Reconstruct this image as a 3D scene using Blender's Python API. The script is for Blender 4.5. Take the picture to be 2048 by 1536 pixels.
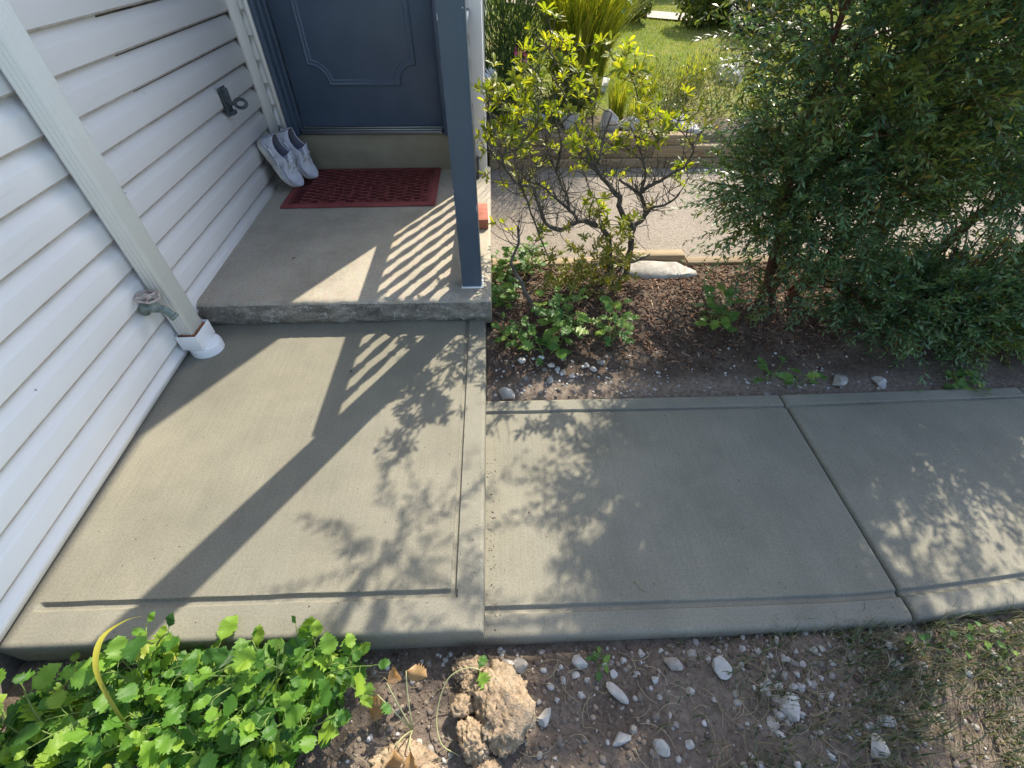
import bpy, bmesh, math, random
import numpy as np
from mathutils import Vector, Matrix, noise

random.seed(11); rng = np.random.default_rng(11)
SC = bpy.context.scene
for o in list(bpy.data.objects): bpy.data.objects.remove(o)
COL = SC.collection
R = math.radians

# ------------------------------------------------------------------ camera
cam_d = bpy.data.cameras.new('camera'); cam = bpy.data.objects.new('camera', cam_d); COL.objects.link(cam)
cam_d.sensor_width = 36.0; cam_d.lens = 912 / 2048 * 36.0; cam_d.clip_start = 0.05; cam_d.clip_end = 500
P_, Y_, RO_ = R(45.65), R(2.25), R(0.36)
fw = Vector((math.sin(Y_)*math.cos(P_), math.cos(Y_)*math.cos(P_), -math.sin(P_)))
rt = Vector((math.cos(Y_), -math.sin(Y_), 0)); up = rt.cross(fw)
rt2 = rt*math.cos(RO_) + up*math.sin(RO_); up2 = up*math.cos(RO_) - rt*math.sin(RO_)
cam.matrix_world = Matrix(((rt2.x, up2.x, -fw.x, 0), (rt2.y, up2.y, -fw.y, 0), (rt2.z, up2.z, -fw.z, 1.35), (0, 0, 0, 1)))
SC.camera = cam

# ------------------------------------------------------------------ sky, sun, exposure
SUN = Vector((0.52, 0.87, 1.0)).normalized()           # direction towards the sun
w = bpy.data.worlds.new('World'); SC.world = w; w.use_nodes = True
nt = w.node_tree; bg = nt.nodes['Background']
sky = nt.nodes.new('ShaderNodeTexSky'); sky.sky_type = 'NISHITA'; sky.sun_disc = False
sky.sun_elevation = math.asin(SUN.z); sky.sun_rotation = math.atan2(SUN.x, SUN.y)
sky.air_density = 1.0; sky.dust_density = 1.5; sky.ozone_density = 1.2
nt.links.new(sky.outputs[0], bg.inputs[0]); bg.inputs[1].default_value = 0.15
sun_d = bpy.data.lights.new('sun', 'SUN'); sun_d.energy = 3.5; sun_d.angle = R(0.53); sun_d.color = (1.0, 0.92, 0.77)
sun = bpy.data.objects.new('sun', sun_d); COL.objects.link(sun); sun.location = SUN*20
sun.rotation_euler = SUN.to_track_quat('Z', 'Y').to_euler()
SC.view_settings.view_transform = 'Standard'; SC.view_settings.look = 'None'
SC.view_settings.exposure = 1.28; SC.view_settings.gamma = 1.0; SC.view_settings.use_curve_mapping = False

# ------------------------------------------------------------------ helpers: objects
def tag(o, label=None, cat=None, group=None, kind=None):
    if label: o['label'] = label
    if cat: o['category'] = cat
    if group: o['group'] = group
    if kind: o['kind'] = kind
    return o
def empty(name, loc=(0, 0, 0), rot=(0, 0, 0)):
    o = bpy.data.objects.new(name, None); COL.objects.link(o); o.location = loc; o.rotation_euler = rot
    o.empty_display_size = 0.05
    return o
def link(name, me, parent=None, mats=None):
    if mats is not None and len(me.materials) == 0:
        for m in (mats if isinstance(mats, (list, tuple)) else [mats]): me.materials.append(m)
    o = bpy.data.objects.new(name, me); COL.objects.link(o)
    if parent: o.parent = parent
    return o
def mesh_np(name, V, faces, smooth=False, midx=None):
    """faces: list of (M,k) int arrays"""
    me = bpy.data.meshes.new(name)
    V = np.asarray(V, dtype=np.float32).reshape(-1, 3)
    fl = [np.asarray(f, dtype=np.int32) for f in (faces if isinstance(faces, list) else [faces]) if len(f)]
    loops = np.concatenate([f.ravel() for f in fl]); tot = np.concatenate([np.full(len(f), f.shape[1], np.int32) for f in fl])
    st = np.concatenate([[0], np.cumsum(tot)[:-1]]).astype(np.int32)
    me.vertices.add(len(V)); me.vertices.foreach_set('co', V.ravel())
    me.loops.add(len(loops)); me.loops.foreach_set('vertex_index', loops)
    me.polygons.add(len(tot)); me.polygons.foreach_set('loop_start', st); me.polygons.foreach_set('loop_total', tot)
    if smooth: me.polygons.foreach_set('use_smooth', np.ones(len(tot), bool))
    if midx is not None: me.polygons.foreach_set('material_index', np.asarray(midx, np.int32))
    me.update(calc_edges=True)
    return me
class MB:
    """collects simple shapes, then links them as one mesh object"""
    def __init__(s): s.v = []; s.f = {}; s.n = 0
    def add(s, V, F, flip=False):
        V = np.asarray(V, float).reshape(-1, 3)
        for f in (F if isinstance(F, list) else [F]):
            f = np.asarray(f, int)
            if len(f): s.f.setdefault(f.shape[1], []).append((f[:, ::-1] if flip else f) + s.n)
        s.v.append(V); s.n += len(V); return s
    def box(s, lo, hi, bev=0.0):
        lo = np.array(lo, float); hi = np.array(hi, float)
        if bev <= 0:
            V = np.array([[(lo, hi)[i & 1][0], (lo, hi)[(i >> 1) & 1][1], (lo, hi)[(i >> 2) & 1][2]] for i in range(8)])
            return s.add(V, np.array([[0, 2, 3, 1], [4, 5, 7, 6], [0, 1, 5, 4], [2, 6, 7, 3], [0, 4, 6, 2], [1, 3, 7, 5]]))
        b = bm_box(lo, hi, bev); 
        b.verts.ensure_lookup_table(); V = [v.co[:] for v in b.verts]; F = {}
        for f in b.faces: F.setdefault(len(f.verts), []).append([v.index for v in f.verts])
        b.free(); return s.add(V, [np.array(x) for x in F.values()])
    def tube(s, pts, rad, n=6, cap=True):
        pts = np.asarray(pts, float); k = len(pts)
        rad = np.full(k, rad) if np.isscalar(rad) else np.asarray(rad, float)
        t = np.gradient(pts, axis=0); t /= np.linalg.norm(t, axis=1, keepdims=True) + 1e-12
        ref = np.array([0, 0, 1.]) if abs(t[0][2]) < .8 else np.array([1., 0, 0])
        a = np.cross(t, ref); bad = np.linalg.norm(a, axis=1) < 1e-3; a[bad] = np.cross(t[bad], [0, 1., 0])
        a /= np.linalg.norm(a, axis=1, keepdims=True)
        for i in range(1, k):
            a[i] = a[i-1] - t[i]*np.dot(a[i-1], t[i]); a[i] /= np.linalg.norm(a[i]) + 1e-12
        b = np.cross(t, a); th = np.arange(n)/n*2*np.pi
        V = pts[:, None] + rad[:, None, None]*(np.cos(th)[None, :, None]*a[:, None] + np.sin(th)[None, :, None]*b[:, None])
        i = np.arange(k-1)[:, None]*n; j = np.arange(n)[None]; j2 = (j+1) % n
        F = np.stack([i+j, i+j2, i+n+j2, i+n+j], -1).reshape(-1, 4)
        s.add(V, F)
        if cap:
            s.f.setdefault(n, []).append(np.array([list(range(n))[::-1]]) + s.n - k*n)
            s.f.setdefault(n, []).append(np.array([[(k-1)*n+q for q in range(n)]]) + s.n - k*n)
        return s
    def lathe(s, prof, n=16, o=(0, 0, 0), ax='z'):
        prof = np.asarray(prof, float); k = len(prof); th = np.arange(n)/n*2*np.pi
        X = prof[:, 0, None]*np.cos(th); Yv = prof[:, 0, None]*np.sin(th); Z = np.repeat(prof[:, 1, None], n, 1)
        V = {'z': np.stack([X, Yv, Z], -1), 'x': np.stack([Z, X, Yv], -1), 'y': np.stack([Yv, Z, X], -1)}[ax] + np.array(o)
        i = np.arange(k-1)[:, None]*n; j = np.arange(n)[None]; j2 = (j+1) % n
        F = np.stack([i+j, i+j2, i+n+j2, i+n+j], -1).reshape(-1, 4)
        s.add(V, F)
        s.f.setdefault(n, []).append(np.array([list(range(n))[::-1]]) + s.n - k*n)
        s.f.setdefault(n, []).append(np.array([[(k-1)*n+q for q in range(n)]]) + s.n - k*n)
        return s
    def prism(s, poly, vec):
        """closed polygon (k,3) extruded along vec"""
        A = np.asarray(poly, float); k = len(A); V = np.concatenate([A, A + np.array(vec, float)])
        i = np.arange(k); j = (i+1) % k
        s.add(V, [np.stack([i, j, j+k, i+k], -1), np.array([list(range(k))[::-1]]), np.array([list(range(k, 2*k))])]); return s
    def mesh(s, name, smooth=False):
        V = np.concatenate(s.v); F = [np.concatenate(x) for x in s.f.values()]
        return mesh_np(name, V, F, smooth)
    def build(s, name, mat, parent=None, smooth=False):
        return link(name, s.mesh(name, smooth), parent, mat)
def bm_box(lo, hi, bev, seg=2):
    b = bmesh.new(); r = bmesh.ops.create_cube(b, size=1)
    for v in r['verts']: v.co = Vector([(lo[i]+hi[i])/2 + v.co[i]*(hi[i]-lo[i]) for i in range(3)])
    bmesh.ops.bevel(b, geom=b.edges[:], offset=bev, segments=seg, affect='EDGES', profile=0.5)
    b.verts.index_update(); return b
def sharp_smooth(o, ang=35):
    me = o.data
    me.polygons.foreach_set('use_smooth', np.ones(len(me.polygons), bool)); me.set_sharp_from_angle(angle=R(ang)); return o

# ------------------------------------------------------------------ helpers: noise, leaves, scatter
_LAT = np.random.default_rng(5).random((64, 64, 64)).astype(np.float32)
def vn(P, sc=1.0, seed=0):
    """value noise 0..1 on (N,3)"""
    P = np.asarray(P, float)*sc + seed*17.31 + 1000; i = np.floor(P).astype(int); f = P - i; f = f*f*(3-2*f); i &= 63; j = (i+1) & 63
    g = lambda a, b, c: _LAT[a, b, c]
    x0, y0, z0 = i.T; x1, y1, z1 = j.T; fx, fy, fz = f.T
    c00 = g(x0, y0, z0)*(1-fx)+g(x1, y0, z0)*fx; c10 = g(x0, y1, z0)*(1-fx)+g(x1, y1, z0)*fx
    c01 = g(x0, y0, z1)*(1-fx)+g(x1, y0, z1)*fx; c11 = g(x0, y1, z1)*(1-fx)+g(x1, y1, z1)*fx
    return (c00*(1-fy)+c10*fy)*(1-fz) + (c01*(1-fy)+c11*fy)*fz
def fbm(P, sc=1.0, oc=4, seed=0):
    a = 0; t = 0; m = 1.0
    for k in range(oc): a = a + m*vn(P, sc*2**k, seed+k); t += m; m *= .5
    return a/t
def n2(x, y, sc, oc=3, seed=0):
    x = np.asarray(x, float); y = np.asarray(y, float); sh = np.broadcast(x, y).shape
    x = np.broadcast_to(x, sh).ravel(); y = np.broadcast_to(y, sh).ravel()
    return fbm(np.stack([x, y, x*0+.37], -1), sc, oc, seed).reshape(sh)
def unit(a): return a/(np.linalg.norm(a, axis=-1, keepdims=True)+1e-9)
def leaf_base(L, W, fold=.25, curl=.15, wide=.5):
    """6-vertex folded leaf pointing +y, normal +z"""
    V = np.array([[0, 0, 0], [-W/2, wide*L, fold*W/2], [0, wide*L, curl*L*.3], [W/2, wide*L, fold*W/2], [0, L, -curl*L*.2], ])
    F = np.array([[0, 2, 1], [0, 3, 2], [1, 2, 4], [2, 3, 4]]); return V, F
def leaf_base2(L, W, fold=.2, droop=.2):
    """rounder 4-segment leaf (obovate)"""
    t = np.array([0, .3, .65, .88, 1.0]); wd = np.array([.05, .32, .5, .36, .0])*W
    z = -droop*L*t**2
    mid = np.stack([t*0, t*L, z], -1); l = np.stack([-wd, t*L, z+fold*wd], -1); r = np.stack([wd, t*L, z+fold*wd], -1)
    V = np.concatenate([mid, l[:4], r[:4]]); F = []
    for i in range(3): F += [[i, i+1, 5+i+1, 5+i], [i+1, i, 9+i, 9+i+1]]
    T = [[3, 4, 8], [4, 3, 12]]
    return V, [np.array(F), np.array(T)]
def place(V, loc, d, n, s):
    d = unit(np.asarray(d, float)); sd = unit(np.cross(d, n)); nn = np.cross(sd, d)
    s = np.broadcast_to(np.asarray(s, float), (len(loc),))[:, None, None]
    return np.asarray(loc)[:, None] + s*(V[None, :, 0, None]*sd[:, None] + V[None, :, 1, None]*d[:, None] + V[None, :, 2, None]*nn[:, None])
def batch(base, loc, d, n, s):
    V, F = base; W = place(V, loc, d, n, s); k = len(V); N = len(loc)
    off = (np.arange(N)*k)[:, None, None]
    fs = [(np.asarray(f)[None] + off).reshape(-1, np.asarray(f).shape[1]) for f in (F if isinstance(F, list) else [F])]
    return W.reshape(-1, 3), fs
def merge(parts):
    n = 0; VV = []; FF = {}
    for V, fs in parts:
        for f in fs: FF.setdefault(f.shape[1], []).append(f+n)
        VV.append(V); n += len(V)
    return np.concatenate(VV), [np.concatenate(x) for x in FF.values()]
def rand_dir(N): return unit(rng.normal(size=(N, 3)))
_ico = bmesh.new(); bmesh.ops.create_icosphere(_ico, subdivisions=1, radius=1); _ico.verts.index_update()
ICO_V = np.array([v.co[:] for v in _ico.verts]); ICO_F = np.array([[v.index for v in f.verts] for f in _ico.faces]); _ico.free()
_ico = bmesh.new(); bmesh.ops.create_icosphere(_ico, subdivisions=4, radius=1); _ico.verts.index_update()
ICO4_V = np.array([v.co[:] for v in _ico.verts]); ICO4_F = np.array([[v.index for v in f.verts] for f in _ico.faces]); _ico.free()
_ico = bmesh.new(); bmesh.ops.create_icosphere(_ico, subdivisions=5, radius=1); _ico.verts.index_update()
ICO5_V = np.array([v.co[:] for v in _ico.verts]); ICO5_F = np.array([[v.index for v in f.verts] for f in _ico.faces]); _ico.free()
_ico = bmesh.new(); bmesh.ops.create_icosphere(_ico, subdivisions=3, radius=1); _ico.verts.index_update()
ICO3_V = np.array([v.co[:] for v in _ico.verts]); ICO3_F = np.array([[v.index for v in f.verts] for f in _ico.faces]); _ico.free()
def stones(loc, size, flat=.6):
    N = len(loc); k = len(ICO_V)
    jit = 1 + .35*(rng.random((N, k, 1))-.5)
    sc = size[:, None, None]*np.stack([rng.uniform(.7, 1.3, N), rng.uniform(.7, 1.3, N), rng.uniform(.45, .9, N)*flat/.6], -1)[:, None, :]
    V = ICO_V[None]*jit*sc; a = rng.random(N)*6.28; c, s_ = np.cos(a)[:, None], np.sin(a)[:, None]
    V = np.stack([V[..., 0]*c - V[..., 1]*s_, V[..., 0]*s_ + V[..., 1]*c, V[..., 2]], -1) + np.asarray(loc)[:, None]
    F = (ICO_F[None] + (np.arange(N)*k)[:, None, None]).reshape(-1, 3)
    return V.reshape(-1, 3), [F]
def rock_mesh(name, dims, seed, rough=.35, sc=1.3, fine=.06, ico=(ICO3_V, ICO3_F), facet=.0):
    V = ico[0].copy(); n = fbm(V + seed*3.1, sc, 3, seed) - .5; m = fbm(V + seed*3.1, sc*6, 3, seed+9) - .5
    V = V*(1 + rough*2*n + fine*2*m)[:, None]
    if facet > 0:
        r2 = np.random.default_rng(seed)
        for k in range(14):
            d = unit(r2.normal(size=3)); h = r2.uniform(.92-facet, .92); q = V@d; V -= np.outer(np.maximum(q-h, 0)*.97, d)
    me = mesh_np(name, V*np.array(dims)/2*1.12, [ico[1]], smooth=True)
    if facet > 0: me.set_sharp_from_angle(angle=R(24))
    return me
def grass_blades(loc, d, L, Wd, bend, seg=3):
    """ribbon blades: start loc (N,3), lean direction d (N,3 horizontal), length L, bend 0..1"""
    N = len(loc); t = np.linspace(0, 1, seg+1); d = unit(d); side = np.stack([-d[:, 1], d[:, 0], d[:, 0]*0], -1)
    ang = bend[:, None]*t[None]**1.3*1.6
    dz = np.cos(ang); dh = np.sin(ang); stp = (L/seg)[:, None]
    z = np.concatenate([np.zeros((N, 1)), np.cumsum(dz[:, :-1]*stp, 1)], 1); hh = np.concatenate([np.zeros((N, 1)), np.cumsum((dh[:, :-1]+.12)*stp, 1)], 1)
    c = loc[:, None] + hh[..., None]*d[:, None]; c[..., 2] += z
    wv = (Wd[:, None]*(1-t[None]**1.6)*.5 + .0002)[..., None]*side[:, None]
    V = np.stack([c-wv, c+wv], 2).reshape(N, -1, 3); k = 2*(seg+1)
    f = np.array([[2*i, 2*i+1, 2*i+3, 2*i+2] for i in range(seg)])
    return V.reshape(-1, 3), [(f[None] + (np.arange(N)*k)[:, None, None]).reshape(-1, 4)]

# ------------------------------------------------------------------ materials
class Mat:
    def __init__(s, name, rough=.8, spec=.3):
        s.m = bpy.data.materials.new(name); s.m.use_nodes = True; s.t = s.m.node_tree; s.N = s.t.nodes; s.L = s.t.links
        s.b = s.N['Principled BSDF']; s.b.inputs['Roughness'].default_value = rough; s.b.inputs['Specular IOR Level'].default_value = spec
        s.co = s.N.new('ShaderNodeTexCoord').outputs['Object']
    def map(s, scale=(1, 1, 1), src=None):
        m = s.N.new('ShaderNodeMapping'); m.inputs['Scale'].default_value = scale; s.L.new(src or s.co, m.inputs[0]); return m.outputs[0]
    def noise(s, scale, detail=4, rough=.55, vec=None, dist=0):
        n = s.N.new('ShaderNodeTexNoise'); n.inputs['Scale'].default_value = scale; n.inputs['Detail'].default_value = detail
        n.inputs['Roughness'].default_value = rough; n.inputs['Distortion'].default_value = dist; s.L.new(vec or s.co, n.inputs['Vector']); return n.outputs['Fac']
    def vor(s, scale, vec=None, feat='F1', out='Distance'):
        n = s.N.new('ShaderNodeTexVoronoi'); n.feature = feat; n.inputs['Scale'].default_value = scale; s.L.new(vec or s.co, n.inputs['Vector']); return n.outputs[out]
    def ramp(s, fac, stops):
        r = s.N.new('ShaderNodeValToRGB'); e = r.color_ramp.elements
        while len(e) < len(stops): e.new(.5)
        for el, (p, c) in zip(e, stops): el.position = p; el.color = (*c, 1) if len(c) == 3 else c
        s.L.new(fac, r.inputs[0]); return r.outputs[0]
    def mix(s, a, b, fac, mode='MIX'):
        m = s.N.new('ShaderNodeMix'); m.data_type = 'RGBA'; m.blend_type = mode
        for sock, v in ((m.inputs[0], fac), (m.inputs[6], a), (m.inputs[7], b)):
            if hasattr(v, 'is_output'): s.L.new(v, sock)
            elif isinstance(v, (int, float)): sock.default_value = v
            else: sock.default_value = (*v, 1)
        return m.outputs[2]
    def math(s, op, a, b=0):
        m = s.N.new('ShaderNodeMath'); m.operation = op
        for sock, v in zip(m.inputs, (a, b)):
            if hasattr(v, 'is_output'): s.L.new(v, sock)
            else: sock.default_value = v
        return m.outputs[0]
    def rnd(s, what='island'):
        if what == 'island': return s.N.new('ShaderNodeNewGeometry').outputs['Random Per Island']
        return s.N.new('ShaderNodeObjectInfo').outputs['Random']
    def color(s, c):
        if hasattr(c, 'is_output'): s.L.new(c, s.b.inputs['Base Color'])
        else: s.b.inputs['Base Color'].default_value = (*c, 1)
        return s
    def roughness(s, c): s.L.new(c, s.b.inputs['Roughness']); return s
    def bump(s, h, strength=.3, dist=.01):
        b = s.N.new('ShaderNodeBump'); b.inputs['Strength'].default_value = strength; b.inputs['Distance'].default_value = dist
        s.L.new(h, b.inputs['Height'])
        if hasattr(s, 'lastb'): s.L.new(s.lastb, b.inputs['Normal'])
        s.lastb = b.outputs[0]; s.L.new(b.outputs[0], s.b.inputs['Normal']); return s
    def sep(s, i, src=None):
        n = s.N.new('ShaderNodeSeparateXYZ'); s.L.new(src or s.co, n.inputs[0]); return n.outputs[i]
    def translucent(s, col, fac=.35):
        t = s.N.new('ShaderNodeBsdfTranslucent'); m = s.N.new('ShaderNodeMixShader'); m.inputs[0].default_value = fac
        if hasattr(col, 'is_output'): s.L.new(col, t.inputs[0])
        else: t.inputs[0].default_value = (*col, 1)
        s.L.new(s.b.outputs[0], m.inputs[1]); s.L.new(t.outputs[0], m.inputs[2])
        s.L.new(m.outputs[0], s.N['Material Output'].inputs['Surface']); return s
M = {}
def leafmat(name, stops, trans=.35, what='island', rough=.45, spec=.4, tint=(1.25, 1.3, .55)):
    m = Mat(name, rough, spec); r = m.rnd(what)
    if what == 'both':
        pass
    c = m.ramp(r, stops); n = m.noise(38, 2); c = m.mix(c, m.mix(c, (.55, .6, .45), 1.0, 'MULTIPLY'), m.ramp(n, [(.4, (0, 0, 0)), (.75, (.8, .8, .8))]))
    m.color(c); m.translucent(m.mix(c, tint, 1.0, 'MULTIPLY'), trans); M[name] = m.m; return m

def concrete(name, base, dark, lite, broom=True, spots=True):
    m = Mat(name, .82, .25)
    c = m.ramp(m.noise(3.2, 7, .68), [(.3, dark), (.5, base), (.72, lite)])
    c = m.mix(c, m.ramp(m.noise(160, 3, .7), [(.3, (.72, .72, .72)), (.55, (1, 1, 1)), (.8, (1.16, 1.15, 1.12))]), .8, 'MULTIPLY')
    if broom:
        st = m.noise(1, 3, .6, m.map((190, 3.0, 20))); st2 = m.noise(1, 2, .5, m.map((60, .9, 20)))
        c = m.mix(c, m.ramp(st, [(.3, (.90, .90, .90)), (.6, (1.04, 1.04, 1.04))]), .6, 'MULTIPLY')
        c = m.mix(c, m.ramp(st2, [(.3, (.95, .95, .95)), (.7, (1.03, 1.03, 1.03))]), .5, 'MULTIPLY')
        m.bump(st, .22, .002)
    if spots:
        v = m.vor(23); c = m.mix(c, (.06, .06, .055), m.ramp(v, [(.035, (.75, .75, .75)), (.06, (0, 0, 0))]))
    c = m.mix(c, m.ramp(m.noise(.9, 4, .6, None, .6), [(.32, (.86, .87, .88)), (.68, (1.10, 1.09, 1.06))]), .9, 'MULTIPLY')
    c = m.mix(c, (.12, .11, .09), m.ramp(m.noise(7, 6, .8, None, 1.5), [(.66, (0, 0, 0)), (.76, (.35, .35, .35))]))
    c = m.mix(c, m.mix(c, (.78, .8, .82), 1, 'MULTIPLY'), m.ramp(m.noise(1.1, 3), [(.52, (0, 0, 0)), (.7, (1, 1, 1))]))
    m.color(c); m.bump(m.noise(260, 3, .7), .3, .0015); m.bump(m.noise(14, 3), .12, .004); M[name] = m.m
concrete('fresh concrete', (.240, .223, .172), (.200, .186, .143), (.274, .255, .20))
concrete('trowelled concrete', (.242, .227, .180), (.200, .188, .149), (.278, .261, .209), broom=False, spots=True)

m = Mat('old concrete', .9, .2)
c = m.ramp(m.noise(3, 6, .65), [(.25, (.29, .255, .20)), (.5, (.41, .365, .29)), (.75, (.48, .43, .345))])
c = m.mix(c, m.ramp(m.noise(120, 3, .75), [(.32, (.62, .60, .57)), (.5, (1, 1, 1)), (.72, (1.15, 1.13, 1.1))]), .7, 'MULTIPLY')
v = m.vor(95, out='Color'); c = m.mix(c, m.mix(c, v, 1, 'MULTIPLY'), .12)
c = m.mix(c, (.34, .25, .12), m.ramp(m.noise(1, 3, .5, m.map((9, 1.6, 1))), [(.66, (0, 0, 0)), (.78, (.42, .42, .42))]))
m.color(c); m.bump(m.noise(140, 4, .7), .5, .003); M['old concrete'] = m.m

m = Mat('stoop face', .92, .2)
c = m.ramp(m.noise(9, 6, .7, m.map((1, 1, 2.2))), [(.3, (.11, .10, .085)), (.48, (.21, .19, .16)), (.60, (.31, .285, .24)), (.72, (.48, .455, .41))])
c = m.mix(c, (.46, .46, .43), m.ramp(m.noise(16, 5, .8, m.map((1, 1, 1.5)), 1.2), [(.56, (0, 0, 0)), (.63, (.85, .85, .85))]))
c = m.mix(c, m.ramp(m.noise(110, 3, .7), [(.3, (.5, .5, .5)), (.6, (1.1, 1.1, 1.1))]), .8, 'MULTIPLY')
c = m.mix(c, (.04, .036, .03), m.ramp(m.noise(1, 5, .7, m.map((5, 5, 14))), [(.55, (0, 0, 0)), (.7, (.6, .6, .6))]))
m.color(c); m.bump(m.noise(45, 5, .75), .8, .008); M['stoop face'] = m.m

m = Mat('foundation', .9, .2)
m.color(m.ramp(m.noise(8, 5, .7), [(.35, (.05, .045, .04)), (.5, (.12, .11, .095)), (.7, (.2, .19, .17))])); m.bump(m.noise(40, 4), .5, .005); M['foundation'] = m.m

m = Mat('white vinyl', .58, .3)
c = m.ramp(m.noise(1.3, 4, .6), [(.3, (.82, .80, .78)), (.7, (.87, .85, .83))])
c = m.mix(c, (.52, .49, .44), m.ramp(m.noise(1, 4, .6, m.map((3, 3, 40))), [(.6, (0, 0, 0)), (.85, (.28, .28, .28))]))
v = m.vor(5.2); c = m.mix(c, (.12, .1, .08), m.ramp(v, [(.012, (.8, .8, .8)), (.02, (0, 0, 0))]))
m.color(c); m.bump(m.noise(1, 3, .5, m.map((220, 9, 220))), .12, .001); m.bump(m.noise(5, 2), .08, .01); M['white vinyl'] = m.m
m = Mat('lap grime', .8, .2); m.color(m.ramp(m.noise(30, 3), [(.3, (.44, .385, .34)), (.7, (.60, .545, .495))])); M['lap grime'] = m.m  # dirt on the lip plus the lap's shadow line, painted as one dark strip

m = Mat('downspout paint', .45, .4)
c = m.ramp(m.noise(4, 4, .6), [(.3, (.84, .85, .86)), (.7, (.90, .91, .92))])
zz = m.sep(2); low = m.ramp(zz, [(.0, (1, 1, 1)), (.16, (0, 0, 0))])
c = m.mix(c, (.24, .19, .13), m.math('MULTIPLY', m.ramp(m.noise(1, 4, .7, m.map((90, 90, 9))), [(.46, (0, 0, 0)), (.62, (.9, .9, .9))]), low))
m.color(c); m.bump(m.noise(30, 3), .06, .003); M['downspout paint'] = m.m
m = Mat('rust', .9, .2); m.color(m.ramp(m.noise(40, 4), [(.3, (.16, .055, .025)), (.7, (.34, .15, .08))])); M['rust'] = m.m
m = Mat('white pvc', .35, .5)
c = m.mix((.82, .82, .82), (.10, .12, .08), m.ramp(m.noise(1, 5, .75, m.map((50, 50, 22))), [(.63, (0, 0, 0)), (.68, (.9, .9, .9))])); c = m.mix(c, (.82, .82, .82), m.ramp(m.sep(2), [(.02, (0, 0, 0)), (.045, (1, 1, 1))]))
m.color(c); M['white pvc'] = m.m

m = Mat('navy paint', .38, .45)
c = m.ramp(m.noise(5, 3), [(.3, (.060, .086, .132)), (.7, (.076, .106, .156))])
m.color(c); m.bump(m.noise(1, 4, .6, m.map((60, 60, 4))), .12, .002); M['navy paint'] = m.m
m = Mat('navy post paint', .42, .45)
c = m.ramp(m.noise(5, 3), [(.3, (.056, .080, .120)), (.7, (.070, .098, .142))])
# flaked paint along the arrises: bare white primer
X = m.math('ABSOLUTE', m.sep(0)); Yq = m.math('ABSOLUTE', m.sep(1)); ed = m.math('ADD', X, Yq)
edge = m.ramp(ed, [(.0865/ .2, (0, 0, 0)), (.0895/.2, (1, 1, 1))]) if False else m.ramp(m.math('MULTIPLY', ed, 5), [(.434, (0, 0, 0)), (.448, (1, 1, 1))])
fl = m.ramp(m.noise(15, 5, .75), [(.60, (0, 0, 0)), (.63, (1, 1, 1))])
c = m.mix(c, (.62, .60, .56), m.math('MULTIPLY', edge, fl))
c = m.mix(c, (.55, .55, .53), m.ramp(m.vor(17), [(.03, (.8, .8, .8)), (.045, (0, 0, 0))]))
m.color(c); m.bump(m.noise(1, 4, .6, m.map((70, 70, 5))), .2, .002); M['navy post paint'] = m.m
m = Mat('metal sill', .4, .5); m.b.inputs['Metallic'].default_value = .6
m.color(m.ramp(m.noise(1, 3, .5, m.map((3, 90, 90))), [(.3, (.10, .11, .12)), (.7, (.2, .21, .22))])); M['metal sill'] = m.m
m = Mat('bright metal', .35, .5); m.b.inputs['Metallic'].default_value = .8; m.color((.5, .5, .48)); M['bright metal'] = m.m
m = Mat('riser', .85, .2); m.color(m.ramp(m.noise(5, 5, .6), [(.3, (.22, .195, .14)), (.7, (.30, .27, .20))])); m.bump(m.noise(70, 3), .25, .002); M['riser'] = m.m

m = Mat('mat grooves', .9, .2); m.color(m.ramp(m.noise(30, 4), [(.35, (.165, .040, .040)), (.7, (.225, .064, .060))])); M['mat grooves'] = m.m
m = Mat('red rubber', .75, .3)
c = m.ramp(m.noise(9, 4), [(.3, (.19, .042, .042)), (.7, (.28, .070, .066))])
c = m.mix(c, (.42, .36, .33), m.ramp(m.noise(30, 5, .8), [(.66, (0, 0, 0)), (.8, (.55, .55, .55))]))
m.color(c); m.bump(m.noise(240, 3), .35, .002); M['red rubber'] = m.m
m = Mat('red brick', .9, .2); m.color(m.ramp(m.noise(22, 4), [(.3, (.30, .10, .07)), (.7, (.42, .17, .12))])); m.bump(m.noise(120, 3), .4, .002); M['red brick'] = m.m
m = Mat('shoe mesh', .75, .25); m.color(m.ramp(m.noise(20, 4), [(.35, (.52, .52, .60)), (.7, (.70, .70, .78))])); m.bump(m.vor(330), .25, .001); M['shoe mesh'] = m.m
m = Mat('shoe lining', .9, .1); m.color((.17, .17, .22)); M['shoe lining'] = m.m
m = Mat('shoe overlay', .5, .4); m.color((.74, .75, .78)); M['shoe overlay'] = m.m
m = Mat('shoe sole', .6, .3); m.color(m.ramp(m.noise(25, 4), [(.35, (.50, .45, .38)), (.6, (.72, .69, .64))])); M['shoe sole'] = m.m
m = Mat('lace', .8, .2); m.color((.62, .60, .57)); M['lace'] = m.m
m = Mat('aged brass', .55, .5); m.b.inputs['Metallic'].default_value = .35
m.color(m.ramp(m.noise(35, 4), [(.3, (.10, .13, .12)), (.55, (.22, .26, .24)), (.75, (.34, .36, .33))])); m.bump(m.noise(90, 3), .3, .002); M['aged brass'] = m.m
m = Mat('worn handle', .6, .4); m.b.inputs['Metallic'].default_value = .3; m.color(m.ramp(m.noise(50, 4), [(.35, (.30, .20, .17)), (.6, (.56, .50, .46))])); M['worn handle'] = m.m
m = Mat('dark hardware', .5, .5); m.color(m.ramp(m.noise(40, 3), [(.3, (.035, .045, .055)), (.7, (.08, .09, .10))])); M['dark hardware'] = m.m

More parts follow.
